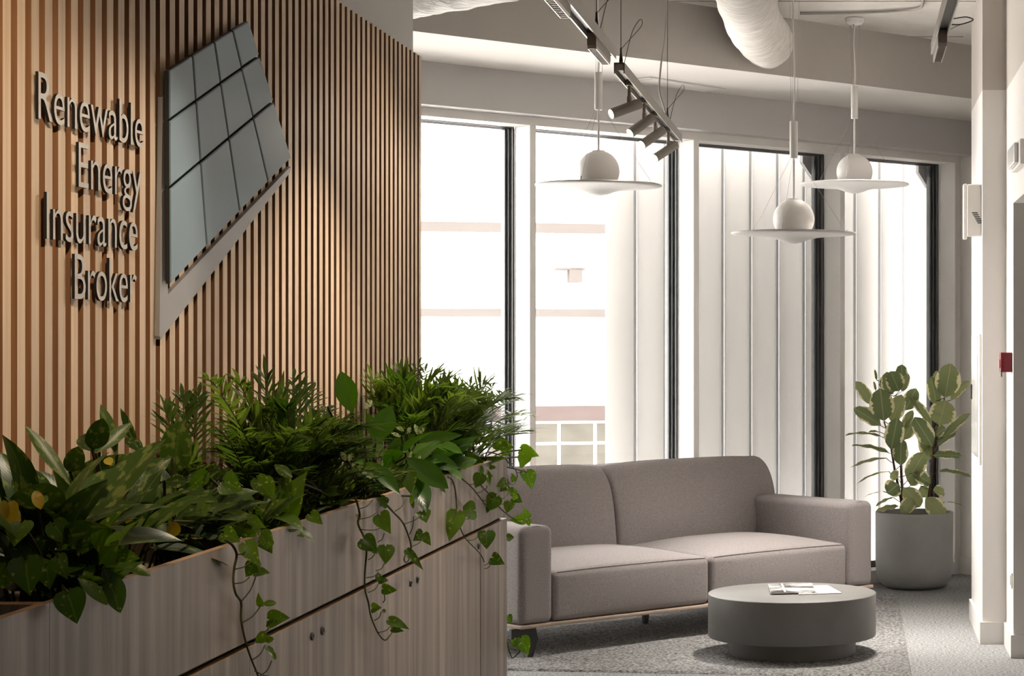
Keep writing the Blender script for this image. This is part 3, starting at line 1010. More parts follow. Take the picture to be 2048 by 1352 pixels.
def frond(bm, sb, base, ctrl, end, n=16, leaf_l=0.10, w=0.0115, start=0.2):
    base, ctrl, end = Vector(base), Vector(ctrl), Vector(end)
    def B_(t): return base * (1 - t) ** 2 + ctrl * 2 * t * (1 - t) + end * t * t
    pts = [B_(i / 10) for i in range(11)]
    tube(sb, pts, [0.0028 - 0.0018 * i / 10 for i in range(11)], 5, cap=False)
    rv = random.random()
    nrm0 = Vector((random.uniform(-.4, .4), random.uniform(-.4, .4), 1))
    for i in range(n):
        t = start + (1 - start) * (i + 0.5) / n
        p = B_(t); d = (B_(min(t + .02, 1)) - B_(t - .02)).normalized()
        sd = d.cross(nrm0).normalized()
        ll = leaf_l * (0.55 + 0.45 * math.sin(PI * min(1, (i + 2) / n))) * random.uniform(.85, 1.1)
        for s in (-1, 1):
            dr = (d * random.uniform(.8, 1.35) + sd * s * random.uniform(.5, .8) + Vector((0, 0, random.uniform(-.3, .22))) + Vector((random.uniform(-.15, .15), random.uniform(-.15, .15), 0))).normalized()
            leaf(bm, p, p + dr * ll, Vector((0, 0, 1)) + d * -.2 + Vector((random.uniform(-.3, .3),) * 3), w, 'narrow', arch=random.uniform(-.02, .06), fold=0.15, rnd=min(1, max(0, rv + random.uniform(-.25, .25))))
    leaf(bm, end, end + (end - B_(.9)).normalized() * leaf_l * .7, Vector((0, 0, 1)), w, 'narrow', rnd=rv)


def plant(name, label, cat, base, leaf_m, stem_m, fill, group=None):
    t = thing(name, label, cat, base, 0, group)
    fb, sb = BM(), BM()
    fill(fb, sb)
    for b2 in (fb, sb):
        for v in b2.verts:
            if v.co.x < -1.78: v.co.x = -1.78 + (v.co.x + 1.78) * 0.08
    o = obj('foliage', fb, leaf_m, t, smooth='keep')
    for p in o.data.polygons: p.use_smooth = True
    if len(sb.verts): obj('stem', sb, stem_m, t, angle=180)
    else: sb.free()
    return t


def crop(s, ox, oy):
    return lambda x, y: (ox + x * s, oy + y * s)


C3 = crop(0.4674, 0, 720)
C4 = crop(0.3698, 400, 700)
C5 = crop(0.3418, 400, 1000)
C8 = crop(0.1627, 800, 880)
CL = crop(0.12207, 1000, 1200)

ZSOIL = 1.075
XC = -1.60


def tuft(rng, base, n, l0, l1, w0, w1, kind, petiole, spread, lean=(0.25, 0.0, 0.0), arch=(0.03, 0.14), xr=(-1.80, -1.42), fold=0.2, el=(0.35, 1.25)):
    """leaves on petioles fanning out of one crown"""
    def fill(fb, sb):
        st = random.getstate(); random.seed(rng)
        b = Vector(base)
        for i in range(n):
            az = random.uniform(0, 2 * PI)
            e = random.uniform(*el)
            d = Vector((math.cos(az) * math.cos(e), math.sin(az) * math.cos(e) * spread, math.sin(e))) + Vector(lean) * (1 - e / 2)
            d.normalize()
            pl = petiole * random.uniform(.6, 1.15)
            s0 = b + Vector((random.uniform(-.04, .04), random.uniform(-.06, .06), -0.01))
            p1 = s0 + (d + Vector((0, 0, .9))).normalized() * pl
            ln = random.uniform(l0, l1)
            d2 = (d + Vector((0, 0, -random.uniform(.15, .75)))).normalized()
            tip = p1 + d2 * ln
            lim = xr[1] + .06 * random.random()
            if tip.x > lim: tip.x = lim; tip.z += .05
            p1.x = min(p1.x, -1.44)
            for v in (p1, tip): v.x = max(v.x, xr[0] + 0.03 + random.uniform(0, .05))
            if tip.x < -1.75: tip.x = -1.75 + random.uniform(0, .05)
            mid = (s0 + p1) / 2 + Vector((0, 0, .02))
            tube(sb, smooth_path([s0, mid, p1], 3), 0.0032, 5, cap=False)
            leaf(fb, p1, tip, Vector((0.25, -0.25, 1)) + d * .25, random.uniform(w0, w1), kind, random.uniform(*arch), fold, random.uniform(-.4, .4))
        random.setstate(st)
    return fill


def listed(items, cr, X, Xt=0.02, seed=1, extra=None, base=None, fold=0.2):
    """leaves read one by one: (base x,y, tip x,y, width, kind)"""
    def fill(fb, sb):
        st = random.getstate(); random.seed(seed)
        for it in items:
            (bx, by), (tx_, ty_) = cr(it[0], it[1]), cr(it[2], it[3])
            kind = it[5] if len(it) > 5 else 'lance'
            xo = it[6] if len(it) > 6 else X + random.uniform(-.05, .05)
            b_ = onx(bx, by, xo)
            s = (cr(1, 0)[0] - cr(0, 0)[0]) * b_.y / FPX
            dx = random.uniform(-1, 1) * Xt
            tp = at(tx_, ty_, b_.y + dx * 2)
            leaf(fb, b_, tp, face_cam(b_), it[4] * s, kind, random.uniform(.02, .08), fold, random.uniform(-.25, .25))
            if base is not None:
                bs = Vector(base) + Vector((random.uniform(-.03, .03), random.uniform(-.05, .05), 0))
                tube(sb, smooth_path([bs, (bs + b_) / 2 + Vector((0, 0, .03)), b_], 4), 0.0035, 5, cap=False)
        if extra: extra(fb, sb)
        random.setstate(st)
    return fill


def both(*fs):
    def fill(fb, sb):
        for f in fs: f(fb, sb)
    return fill


G_AGL, G_PO, G_PA, G_LI, G_V = 'mottled-leaf plants in the planter', 'trailing heart-leaf plants in the planter', 'feathery palms in the planter', 'dark broad-leaf plants in the planter', 'hanging vines'
random.seed(5)
# mottled plants, left
plant('mottled_plant', 'dark mottled-leaf plant at the left edge of the planter', 'plant', (XC, 3.95, ZSOIL), M_agl, M_stem,
      tuft(11, (XC, 3.98, ZSOIL), 34, .15, .23, .065, .105, 'lance', .16, 1.0, lean=(.15, -.05, 0), el=(.45, 1.4)), G_AGL)
big = [(305, 540, 105, 278, 62), (500, 410, 430, 188, 60), (395, 385, 440, 250, 95, 'oval'), (425, 395, 340, 330, 80, 'oval'), (560, 400, 235, 600, 130), (410, 400, 565, 268, 60),
       (300, 480, 335, 370, 85, 'oval'), (590, 400, 515, 205, 40), (610, 400, 540, 330, 60)]
plant('mottled_plant', 'mottled-leaf plant with one tall dark pointed leaf against the slats, second from the left', 'plant', (XC, 4.35, ZSOIL), M_agl, M_stem,
      both(listed(big, C3, -1.58, .03, 3, base=(XC, 4.35, ZSOIL)), tuft(12, (XC, 4.38, ZSOIL), 26, .15, .22, .065, .105, 'lance', .14, 1.0, lean=(.15, -.05, 0), el=(.4, 1.35))), G_AGL)
big = [(745, 485, 772, 262, 135, 'oval'), (735, 420, 555, 535, 95), (700, 520, 460, 640, 90), (690, 590, 935, 605, 95), (705, 520, 810, 520, 60), (520, 540, 570, 425, 45), (820, 545, 850, 480, 65, 'oval'),
       (520, 660, 430, 640, 60), (590, 660, 650, 800, 55), (770, 790, 885, 870, 75)]
plant('mottled_plant', 'mottled-leaf plant with an upright pale-spotted leaf left of the feathery palm', 'plant', (XC, 4.78, ZSOIL), M_agl, M_stem,
      both(listed(big, C3, -1.56, .03, 4, base=(XC, 4.78, ZSOIL)), tuft(13, (XC, 4.75, ZSOIL), 18, .13, .19, .06, .09, 'lance', .11, 1.0, lean=(.15, -.05, 0), el=(.3, 1.3))), G_AGL)
# heart-leaf plant in the near corner
hl = [(110, 860, 130, 1010, 150, 'heart', -1.45), (200, 880, 215, 985, 100, 'heart', -1.46), (290, 1000, 330, 1130, 135, 'heart', -1.40), (230, 700, 290, 790, 100, 'heart', -1.5), (350, 740, 395, 860, 105, 'heart', -1.5),
      (440, 880, 515, 1085, 110, 'lance', -1.43), (370, 890, 345, 980, 80, 'heart', -1.45), (330, 930, 460, 1050, 60, 'lance', -1.43), (200, 770, 130, 850, 100, 'heart', -1.52), (90, 700, 60, 800, 120, 'heart', -1.5),
      (520, 870, 645, 925, 60, 'lance', -1.46), (480, 830, 600, 850, 60, 'lance', -1.47), (20, 650, 70, 760, 110, 'heart', -1.52), (160, 620, 190, 560, 60, 'lance', -1.52), (250, 850, 290, 940, 80, 'heart', -1.47), (30, 880, 10, 980, 100, 'heart', -1.48),
      (440, 760, 520, 860, 90, 'heart', -1.5), (300, 800, 250, 900, 90, 'heart', -1.5)]
plant('heart_leaf_plant', 'heart-leaf climber spilling over the near corner of the planter', 'plant', (-1.5, 3.95, ZSOIL), M_pothos, M_stem,
      both(listed(hl, C3, -1.47, .02, 7, base=(-1.52, 3.95, ZSOIL)), tuft(21, (-1.52, 3.9, ZSOIL), 16, .08, .13, .07, .10, 'heart', .12, 1.2, lean=(.4, 0, 0), el=(.1, 1.0))), G_PO)
hl = [(880, 490, 800, 560, 70, 'heart'), (960, 520, 1040, 560, 110, 'heart'), (1010, 590, 960, 640, 110, 'heart'), (1040, 600, 1110, 640, 70, 'heart'), (1120, 520, 1170, 600, 90, 'heart'), (860, 640, 900, 590, 60, 'heart'),
      (980, 690, 1100, 755, 60, 'lance'), (1060, 690, 1140, 720, 70, 'heart'), (960, 740, 1030, 780, 80, 'heart'), (1120, 750, 1165, 830, 85, 'heart', -1.42), (1150, 660, 1185, 720, 70, 'heart'), (740, 690, 745, 760, 55, 'heart'), (880, 710, 960, 720, 60, 'heart')]
plant('heart_leaf_plant', 'bright heart-leaf climber in front of the feathery palm', 'plant', (-1.5, 5.1, ZSOIL), M_pothos, M_stem,
      both(listed(hl, C3, -1.47, .02, 8, base=(-1.5, 5.1, ZSOIL)), tuft(22, (-1.52, 5.2, ZSOIL), 22, .08, .12, .06, .09, 'heart', .11, 1.6, lean=(.35, 0, 0), el=(.1, 1.1))), G_PO)


# feathery palms
def palm_fill(seed, base, n, reach, hgt, ys=1.0, fr=None, ll=.10, tops=()):
    def fill(fb, sb):
        st = random.getstate(); random.seed(seed)
        b = Vector(base)
        for i in range(n):
            az = random.uniform(0, 2 * PI)
            r = reach * random.uniform(.35, 1.0)
            h = hgt * random.uniform(.55, 1.0) * (1.15 - .35 * r / reach)
            e = b + Vector((math.cos(az) * r * .55 + .04, math.sin(az) * r * ys, h))
            e.x = max(e.x, -1.72)
            s0 = b + Vector((random.uniform(-.05, .05), random.uniform(-.10, .10) * ys, 0))
            c = s0 * .55 + e * .45 + Vector((0, 0, h * .55))
            frond(fb, sb, s0, c, e, 17, ll * random.uniform(.8, 1.1))
        for (px, py, cxp, cyp, xo) in tops:
            e = onx(px, py, xo); s0 = b + Vector((random.uniform(-.04, .04), random.uniform(-.06, .06), 0)); c = at(cxp, cyp, (e.y + s0.y) / 2)
            frond(fb, sb, s0, c, e, 18, ll)
        random.setstate(st)
    return fill


plant('feathery_palm', 'low feathery palm in front of the emblem foot, left one of the palms', 'palm', (-1.66, 5.05, ZSOIL), M_palm, M_stem,
      palm_fill(31, (-1.66, 5.05, ZSOIL), 14, .25, .27, 1.0, ll=.085, tops=((330, 822, 350, 860, -1.7), (365, 800, 372, 850, -1.7), (398, 792, 390, 850, -1.68))), G_PA)
plant('feathery_palm', 'full dark green feathery palm in the middle of the planter', 'palm', (-1.60, 5.75, ZSOIL), M_palm, M_stem,
      palm_fill(32, (-1.60, 5.70, ZSOIL), 72, .42, .36, 1.0, ll=.105, tops=((418, 760, 470, 790, -1.66), (480, 768, 500, 800, -1.66), (530, 755, 532, 830, -1.68), (588, 758, 586, 830, -1.68), (608, 772, 590, 840, -1.66), (628, 778, 622, 840, -1.68), (565, 790, 560, 850, -1.62), (440, 790, 480, 830, -1.6), (655, 820, 620, 840, -1.6), (650, 870, 620, 880, -1.5), (420, 850, 470, 860, -1.5))), G_PA)
plant('feathery_palm', 'feathery palm low between the broad dark leaves and the front board', 'palm', (-1.56, 6.15, ZSOIL), M_palm, M_stem,
      palm_fill(33, (-1.56, 6.1, ZSOIL), 24, .28, .17, 1.1, ll=.075), G_PA)
plant('feathery_palm', 'backlit feathery palm at the end of the slatted wall by the windows', 'palm', (-1.62, 7.55, ZSOIL), M_palm, M_stem,
      palm_fill(34, (-1.62, 7.45, ZSOIL), 34, .40, .44, 1.0, ll=.135, tops=((835, 735, 800, 800, -1.72), (800, 750, 790, 820, -1.72), (745, 765, 765, 830, -1.72), (850, 745, 830, 810, -1.68), (775, 770, 780, 830, -1.7), (862, 790, 840, 830, -1.66))), G_PA)
plant('feathery_palm', 'bright backlit palm overhanging the planter end in front of the first window', 'palm', (-1.60, 8.15, ZSOIL), M_palm, M_stem,
      palm_fill(35, (-1.60, 8.1, ZSOIL), 42, .46, .37, 1.0, ll=.14, tops=((1060, 832, 1000, 800, -1.45), (1035, 800, 985, 800, -1.48), (985, 775, 960, 810, -1.55), (940, 772, 930, 820, -1.6), (1030, 850, 990, 840, -1.45), (1010, 785, 970, 810, -1.5), (910, 780, 910, 830, -1.62))), G_PA)

# broad dark-leaf plants
bl = [(825, 345, 760, 112, 118, 'lance', -1.55), (760, 460, 700, 430, 60), (950, 500, 1035, 300, 125), (990, 520, 890, 330, 70), (880, 480, 790, 400, 80), (1010, 530, 1225, 470, 85), (1100, 520, 1420, 460, 80, 'lance', -1.55),
      (1010, 580, 880, 520, 90), (1110, 580, 1345, 750, 120, 'lance', -1.44), (1190, 580, 1400, 640, 85, 'lance', -1.46), (920, 600, 1080, 780, 85, 'lance', -1.46), (880, 560, 935, 620, 70), (780, 540, 890, 620, 60), (1230, 540, 1410, 500, 70),
      (1180, 480, 1210, 420, 50), (890, 640, 990, 760, 60, 'lance', -1.46), (1140, 560, 1300, 600, 90), (940, 520, 760, 560, 80), (850, 430, 700, 410, 70), (1260, 500, 1420, 560, 70, 'lance', -1.48), (730, 430, 690, 330, 40)]
plant('broad_leaf_plant', 'broad-leaf plant with a tall bright upright leaf right of the middle palm', 'plant', (-1.6, 6.75, ZSOIL), M_lily, M_stem,
      both(listed(bl, C4, -1.57, .04, 9, base=(-1.6, 6.7, ZSOIL)), tuft(41, (-1.58, 6.75, ZSOIL), 22, .17, .26, .06, .09, 'lance', .12, 1.4, lean=(.35, 0, 0), el=(.1, 1.0))), G_LI)
plant('broad_leaf_plant', 'dark broad-leaf plant below the backlit palms, leaves over the front board', 'plant', (-1.55, 7.4, ZSOIL), M_lily, M_stem,
      tuft(42, (-1.56, 7.35, ZSOIL), 26, .17, .25, .06, .09, 'lance', .12, 1.5, lean=(.35, -.1, 0), el=(0.0, 1.0)), G_LI)
# heart-leaf plants, middle and end
hl = [(1070, 640, 1020, 690, 80, 'heart', -1.44), (1120, 660, 1140, 780, 100, 'heart', -1.42), (890, 640, 980, 690, 90, 'heart', -1.46), (600, 890, 665, 945, 75, 'heart', -1.41), (400, 620, 500, 690, 60, 'lance', -1.46), (450, 700, 490, 810, 80, 'heart', -1.45),
      (310, 700, 390, 800, 100, 'heart', -1.46), (980, 790, 975, 850, 55, 'heart', -1.42), (1140, 790, 1155, 860, 22, 'lance', -1.41)]
plant('heart_leaf_plant', 'heart-leaf climber tucked under the middle palm, leaves over the front board', 'plant', (-1.48, 6.0, ZSOIL), M_pothos, M_stem,
      both(listed(hl, C4, -1.46, .015, 10, base=(-1.5, 6.1, ZSOIL)), tuft(23, (-1.5, 5.75, ZSOIL), 16, .07, .11, .055, .085, 'heart', .09, 1.8, lean=(.35, 0, 0), el=(.0, 1.0))), G_PO)
hl = [(1600, 500, 1700, 530, 80, 'heart', -1.5), (1740, 540, 1835, 575, 75, 'heart', -1.45), (1755, 580, 1740, 640, 75, 'heart', -1.45), (1765, 660, 1795, 755, 95, 'heart', -1.43), (1550, 590, 1560, 660, 80, 'heart', -1.47), (1480, 640, 1530, 700, 90, 'heart', -1.45),
      (1570, 640, 1600, 630, 30, 'heart', -1.44), (1660, 530, 1640, 600, 60, 'heart', -1.5), (1620, 740, 1660, 760, 80, 'heart', -1.43), (1540, 850, 1530, 880, 60, 'heart', -1.43), (1700, 800, 1745, 825, 60, 'heart', -1.44), (1460, 600, 1500, 640, 60, 'heart', -1.48), (1690, 760, 1700, 800, 50, 'heart', -1.45)]
plant('heart_leaf_plant', 'heart-leaf climber hanging over the window end of the planter', 'plant', (-1.5, 8.2, ZSOIL), M_pothos, M_stem,
      both(listed(hl, C4, -1.46, .02, 12, base=(-1.52, 8.15, ZSOIL)), tuft(24, (-1.52, 8.0, ZSOIL), 20, .08, .12, .06, .09, 'heart', .10, 1.4, lean=(.3, .1, 0), el=(.0, 1.0))), G_PO)

M_cream = leafmat('cream_leaf', (0.24, 0.29, 0.11), (0.50, 0.51, 0.30), spot=(0.07, 0.12, 0.03), spot_lo=0.50, spot_hi=0.56, trans=0.35, rough=0.4, vein=0.03)
M_yellow = leafmat('yellow_leaf', (0.32, 0.26, 0.03), (0.42, 0.27, 0.03), trans=0.35, rough=0.4, vein=0.03)
cl = [(1170, 455, 1215, 415, 37, 'lance'), (1180, 460, 1160, 400, 28, 'lance'), (1105, 440, 1060, 415, 25, 'lance'), (1090, 470, 1030, 445, 22, 'lance'), (1130, 590, 1150, 545, 27, 'lance'), (1395, 580, 1410, 500, 25, 'lance'), (1175, 605, 1195, 570, 22, 'lance'), (1120, 455, 1140, 415, 25, 'lance'), (1085, 740, 1075, 660, 21, 'lance')]
plant('cream_leaf_plant', 'small cream-leaved plant between the broad dark leaves and the backlit palm', 'plant', (-1.54, 7.0, ZSOIL), M_cream, M_stem, listed(cl, C4, -1.45, .01, 61, base=(-1.52, 7.05, ZSOIL)), 'cream-leaved plants in the planter')
cl = [(790, 600, 760, 550, 34, 'lance'), (800, 600, 830, 560, 34, 'lance'), (820, 620, 790, 580, 31, 'lance'), (810, 640, 850, 610, 28, 'lance'), (700, 500, 740, 530, 27, 'lance'), (890, 520, 885, 445, 21, 'lance'), (1000, 690, 995, 630, 27, 'lance'), (930, 700, 900, 680, 28, 'lance'), (720, 520, 700, 500, 25, 'lance'), (780, 570, 810, 540, 29, 'lance'), (690, 310, 640, 320, 25, 'lance'), (890, 320, 930, 270, 37, 'lance', -1.66)]
plant('cream_leaf_plant', 'small cream-leaved plant at the right foot of the middle palm', 'plant', (-1.54, 6.35, ZSOIL), M_cream, M_stem, listed(cl, C4, -1.45, .01, 62, base=(-1.52, 6.4, ZSOIL)), 'cream-leaved plants in the planter')
mp = [o for o in bpy.data.objects if o.name.startswith('mottled_plant') and o.parent is None]
random.seed(63)
for o, its in ((mp[0], [(40, 700, 60, 600, 60), (30, 680, 15, 600, 45), (90, 690, 40, 660, 40), (175, 640, 150, 560, 50), (150, 600, 185, 580, 40)]), (mp[2], [(735, 760, 745, 690, 60), (475, 450, 455, 420, 40), (540, 700, 560, 650, 36)])):
    for it in its:
        fb = BM(); b_ = onx(*C3(it[0], it[1]), -1.47); tp = at(*C3(it[2], it[3]), b_.y + .01)
        leaf(fb, b_, tp, face_cam(b_), it[4] * .4674 * b_.y / FPX, 'oval', .06, .25)
        f_ = obj('yellowed_leaf', fb, M_yellow, o, smooth='keep'); f_['label'] = 'small yellowed leaf'

# hanging vines: stem, petioles, heart leaves
XVN = -1.402


def vine(label, base_px, stem, pets, leaves, cr, seed, X=XVN, r=0.0029, Yc=None):
    def P3(x, y, dx=0.0):
        px, py = cr(x, y)
        return at(px, py, Yc) if Yc else onx(px, py, X + dx)
    b = P3(*stem[0])
    t = thing('hanging_vine', label, 'vine', b, 0, G_V)
    random.seed(seed)
    sb = BM()
    pts = smooth_path([P3(x, y, 0.004 * math.sin(i * 1.7)) for i, (x, y) in enumerate(stem)], 5)
    n = len(pts)
    tube(sb, pts, [r * (1.15 - .45 * i / n) for i in range(n)], 7)
    for a, c, d, e in pets:
        p, q_ = P3(a, c), P3(d, e, 0.012)
        tube(sb, smooth_path([p, (p + q_) / 2 + Vector((0.004, 0, -.004)), q_], 4), r * .55, 5)
    obj('stem', sb, M_stem, t, angle=180)
    fb = BM()
    for it in leaves:
        p = P3(it[0], it[1], 0.012)
        (tx_, ty_) = cr(it[2], it[3])
        tp = at(tx_, ty_, p.y - random.uniform(-.01, .03))
        s = (cr(1, 0)[0] - cr(0, 0)[0]) * p.y / FPX
        leaf(fb, p, tp, face_cam(p, .1, .25), it[4] * s * 1.15, 'heart' if it[4] > 34 else 'oval', random.uniform(.02, .10), .22, random.uniform(-.2, .2))
    o = obj('foliage', fb, M_pothos, t, smooth='keep')
    for p in o.data.polygons: p.use_smooth = True
    return t


vine('long vine with heart leaves hanging over the seam at the left of the planter front', None,
     [(150, 235), (190, 265), (215, 320), (200, 400), (195, 480), (210, 550), (240, 600), (240, 700), (270, 840), (300, 930), (340, 1030), (365, 1110)],
     [(215, 318, 270, 290), (203, 405, 305, 350), (197, 490, 290, 450), (240, 595, 330, 440), (240, 722, 355, 620), (270, 845, 330, 820), (305, 935, 380, 850), (370, 775, 408, 715), (350, 1030, 420, 940), (320, 1000, 400, 1030)],
     [(268, 262, 345, 390, 92), (315, 375, 268, 452, 84), (335, 425, 410, 428, 60), (355, 612, 340, 538, 40), (368, 608, 446, 604, 34), (410, 700, 528, 690, 100), (385, 790, 322, 835, 62), (385, 822, 432, 812, 34), (398, 868, 442, 938, 36), (395, 260, 400, 200, 60), (425, 880, 440, 935, 20)], C5, 51)
vine('longest vine with spotted heart leaves hanging down the middle of the planter front', None,
     [(905, -20), (920, 20), (935, 90), (925, 140), (965, 230), (975, 290), (965, 420), (965, 520), (985, 600), (1000, 680), (1040, 775), (1080, 820), (1110, 795), (1130, 765)],
     [(930, 52, 1010, 0), (930, 112, 1040, 70), (942, 172, 1055, 165), (985, 350, 1030, 290), (975, 455, 1045, 420), (985, 540, 1045, 490), (1020, 705, 1060, 655), (1045, 775, 1118, 735), (1030, 415, 1080, 370), (1070, 600, 1078, 550), (1040, 245, 1078, 195)],
     [(1058, 92, 1118, 200, 95), (958, 232, 1038, 305, 98), (1020, 290, 1040, 315, 36), (1085, 275, 1085, 378, 92), (1045, 425, 1040, 478, 30), (1050, 470, 1104, 470, 42), (1075, 520, 1157, 528, 58), (1010, 632, 1064, 630, 56), (1064, 648, 1088, 654, 24), (1112, 705, 1226, 758, 56), (1125, 755, 1195, 768, 38)], C5, 52)
vine('short vine with a small curled end right of the longest vine', None,
     [(1075, -10), (1085, 20), (1130, 70), (1185, 130), (1220, 210), (1235, 270), (1228, 335), (1208, 365), (1194, 345), (1215, 290)],
     [(1142, 65, 1200, 0), (1196, 140, 1305, 80), (1226, 200, 1250, 95), (1240, 272, 1310, 215)],
     [(1300, 72, 1325, 135, 82), (1300, 195, 1245, 240, 66), (1312, 205, 1352, 268, 52), (1218, 302, 1308, 412, 46), (1235, 25, 1242, -30, 20), (1090, 20, 1030, -5, 60)], C5, 53)
vine('vine with two large dark heart leaves near the right end of the planter front', None,
     [(590, 455), (640, 490), (675, 590), (690, 720), (705, 950), (760, 1130), (830, 1240), (930, 1340), (1000, 1420), (1035, 1500)],
     [(690, 720, 690, 900), (715, 880, 880, 880), (810, 970, 860, 935), (840, 1235, 950, 1190), (1040, 1540, 1180, 1420), (1040, 1580, 1110, 1530)],
     [(905, 865, 718, 885, 215), (700, 905, 602, 1250, 215), (1060, 1140, 1065, 1345, 195), (1140, 1450, 1290, 1530, 150)], C8, 54, r=.0026)
vine('thin vine slanting down to the right end of the planter front', None,
     [(735, 458), (850, 550), (940, 650), (1030, 770), (1060, 800)],
     [(850, 545, 920, 515), (940, 648, 1030, 600), (1005, 735, 1060, 735), (1030, 600, 1070, 560)],
     [(990, 430, 925, 590, 150), (1180, 700, 1035, 890, 180), (1080, 430, 1105, 570, 70), (1110, 330, 1178, 345, 55)], C8, 55, r=.0026)
vine('vine reaching past the planter end in front of the sofa arm', None,
     [(960, 500), (1000, 565), (1120, 690), (1200, 800), (1300, 900), (1400, 970), (1480, 1020), (1550, 1025)],
     [(1200, 790, 1300, 760), (1300, 895, 1340, 800), (1400, 972, 1530, 965), (1540, 1025, 1580, 950)],
     [(1300, 515, 1180, 575, 120), (1350, 770, 1310, 900, 120), (1420, 720, 1390, 640, 70), (1535, 975, 1345, 985, 120), (1580, 940, 1510, 815, 66), (1570, 985, 1590, 1060, 70), (1345, 600, 1370, 680, 90), (1320, 1200, 1405, 1195, 90)], C8, 56, r=.0026)
vine('vine curling out beyond the planter end before the sofa backrest', None,
     [(1000, 190), (1080, 150), (1180, 170), (1280, 220), (1350, 300), (1420, 370), (1440, 450), (1400, 540), (1340, 530), (1320, 480)],
     [(1350, 300, 1400, 250), (1440, 400, 1530, 380), (1330, 560, 1310, 690), (1290, 690, 1230, 720)],
     [(1560, 180, 1470, 345, 130), (1400, 500, 1370, 400, 70), (1250, 60, 1350, 140, 110)], C8, 57, r=.0026, X=-1.41)
vine('low end of a vine showing beside the cabinet foot above the rug', None,
     [(60, -200), (70, 100), (90, 500), (130, 760), (160, 860), (200, 950), (280, 890), (370, 790), (430, 730)],
     [(300, 870, 310, 800), (80, 330, 140, 300)],
     [(350, 640, 465, 905, 230), (300, 700, 150, 730, 150), (135, 260, 190, 390, 110)], CL, 58, Yc=8.43, r=.0026)

# ------------------------------------------------------------------ potted variegated fig
PX_, PY_ = (1828.5 - CX) / FPX * 13.40, 13.40
fig = thing('potted_rubber_plant', 'variegated rubber plant in a big pale grey round-bottomed pot by the last window', 'potted plant', (PX_, PY_, 0))
RP = 0.257
prof = [(0.0, 0.0), (0.155, 0.0), (0.19, 0.008), (0.222, 0.03), (0.243, 0.065), (0.253, 0.11), (RP, 0.17), (RP + .001, 0.48), (RP, 0.502), (RP - 0.012, 0.502), (RP - 0.014, 0.46), (0.0, 0.455)]
bm = BM(); lathe(bm, prof, 72, cap=False); obj('pot', bm, M_pot, fig, local=True)
bm = BM(); lathe(bm, [(0.0, 0.470), (0.12, 0.474), (RP - 0.013, 0.464)], 40, cap=False); obj('soil', bm, M_soil, fig, local=True)['kind'] = 'stuff'
CF = crop(0.25157, 1680, 720)


def fp(x, y, d=0.0): return at(*CF(x, y), PY_ + d)


for pts in ([(495, 1180, 0.03), (475, 1050, 0.02), (440, 900, 0.0), (410, 720, -.02), (385, 600, -.02), (350, 490, 0)], [(505, 1180, .05), (490, 960, .06), (485, 820, .06), (490, 640, .05), (450, 480, .05), (430, 300, .04)], [(695, 1190, 0), (715, 1030, 0), (735, 830, 0), (745, 690, 0), (760, 560, 0), (800, 480, 0), (830, 300, .02)]):
    bm = BM(); q_ = smooth_path([fp(*p) for p in pts], 5)
    tube(bm, q_, [0.0105 - 0.006 * i / len(q_) for i in range(len(q_))], 8)
    obj('trunk', bm, M_bark, fig, angle=180)
FL = [  # base x,y  tip x,y  width, depth, facing (1 toward viewer)
    (350, 485, 320, 225, 170, -.08, 1), (250, 355, 120, 170, 95, -.02, .6), (330, 525, 110, 385, 130, -.04, .5), (345, 615, 45, 598, 95, -.03, .1), (410, 750, 98, 680, 105, -.05, .15), (368, 780, 85, 855, 62, -.03, .2),
    (388, 885, 122, 995, 50, -.02, .1), (345, 1045, 190, 1090, 30, 0, .0), (425, 1092, 282, 1165, 55, -.03, .1), (475, 1165, 285, 1205, 90, -.10, .2), (400, 280, 370, 95, 120, .03, 1), (470, 250, 400, 90, 130, .0, 1),
    (495, 190, 490, 35, 95, .05, .9), (490, 250, 545, 110, 62, .03, .5), (415, 500, 490, 275, 120, -.06, .9), (520, 400, 605, 225, 110, .04, .8), (405, 712, 455, 460, 135, -.10, 1), (330, 230, 365, 130, 70, .03, .8),
    (480, 840, 490, 620, 115, -.03, .8), (500, 640, 600, 480, 110, .03, .8), (535, 960, 670, 735, 135, -.06, .9), (735, 530, 555, 285, 85, -.02, .4), (735, 690, 590, 455, 130, -.06, .7), (720, 790, 660, 590, 110, .03, .8),
    (835, 300, 880, 30, 175, -.05, 1), (770, 370, 725, 130, 100, .0, .7), (800, 300, 765, 85, 85, .05, .8), (880, 320, 1035, 170, 80, .0, .6), (785, 520, 840, 320, 185, -.08, 1), (820, 615, 1035, 425, 85, -.03, .5), (770, 680, 925, 570, 100, .0, .4),
    (735, 760, 965, 765, 105, -.07, .4), (780, 880, 1040, 930, 80, -.04, .2), (740, 1030, 830, 1060, 90, -.02, .7), (830, 1130, 995, 1170, 34, .0, .0), (465, 985, 375, 1060, 130, -.06, .8), (460, 940, 400, 900, 90, -.05, .8),
    (575, 900, 720, 985, 110, -.08, .7), (500, 1015, 640, 1165, 125, -.10, .8), (585, 1100, 490, 1220, 100, -.14, .8), (680, 1095, 825, 1255, 135, -.16, .8), (640, 1000, 690, 1090, 90, .0, .9), (560, 1000, 620, 880, 100, .02, .8), (560, 1180, 480, 1210, 60, -.10, .4),
    (760, 600, 840, 540, 100, .06, .7), (500, 560, 580, 400, 70, .08, .7), (310, 570, 230, 575, 50, .05, .3), (290, 160, 275, 75, 22, .05, .8), (285, 245, 268, 170, 20, .05, .8), (430, 760, 470, 560, 60, .05, .8), (700, 740, 640, 580, 90, .06, .8)]
random.seed(77)
fb, sb = BM(), BM()
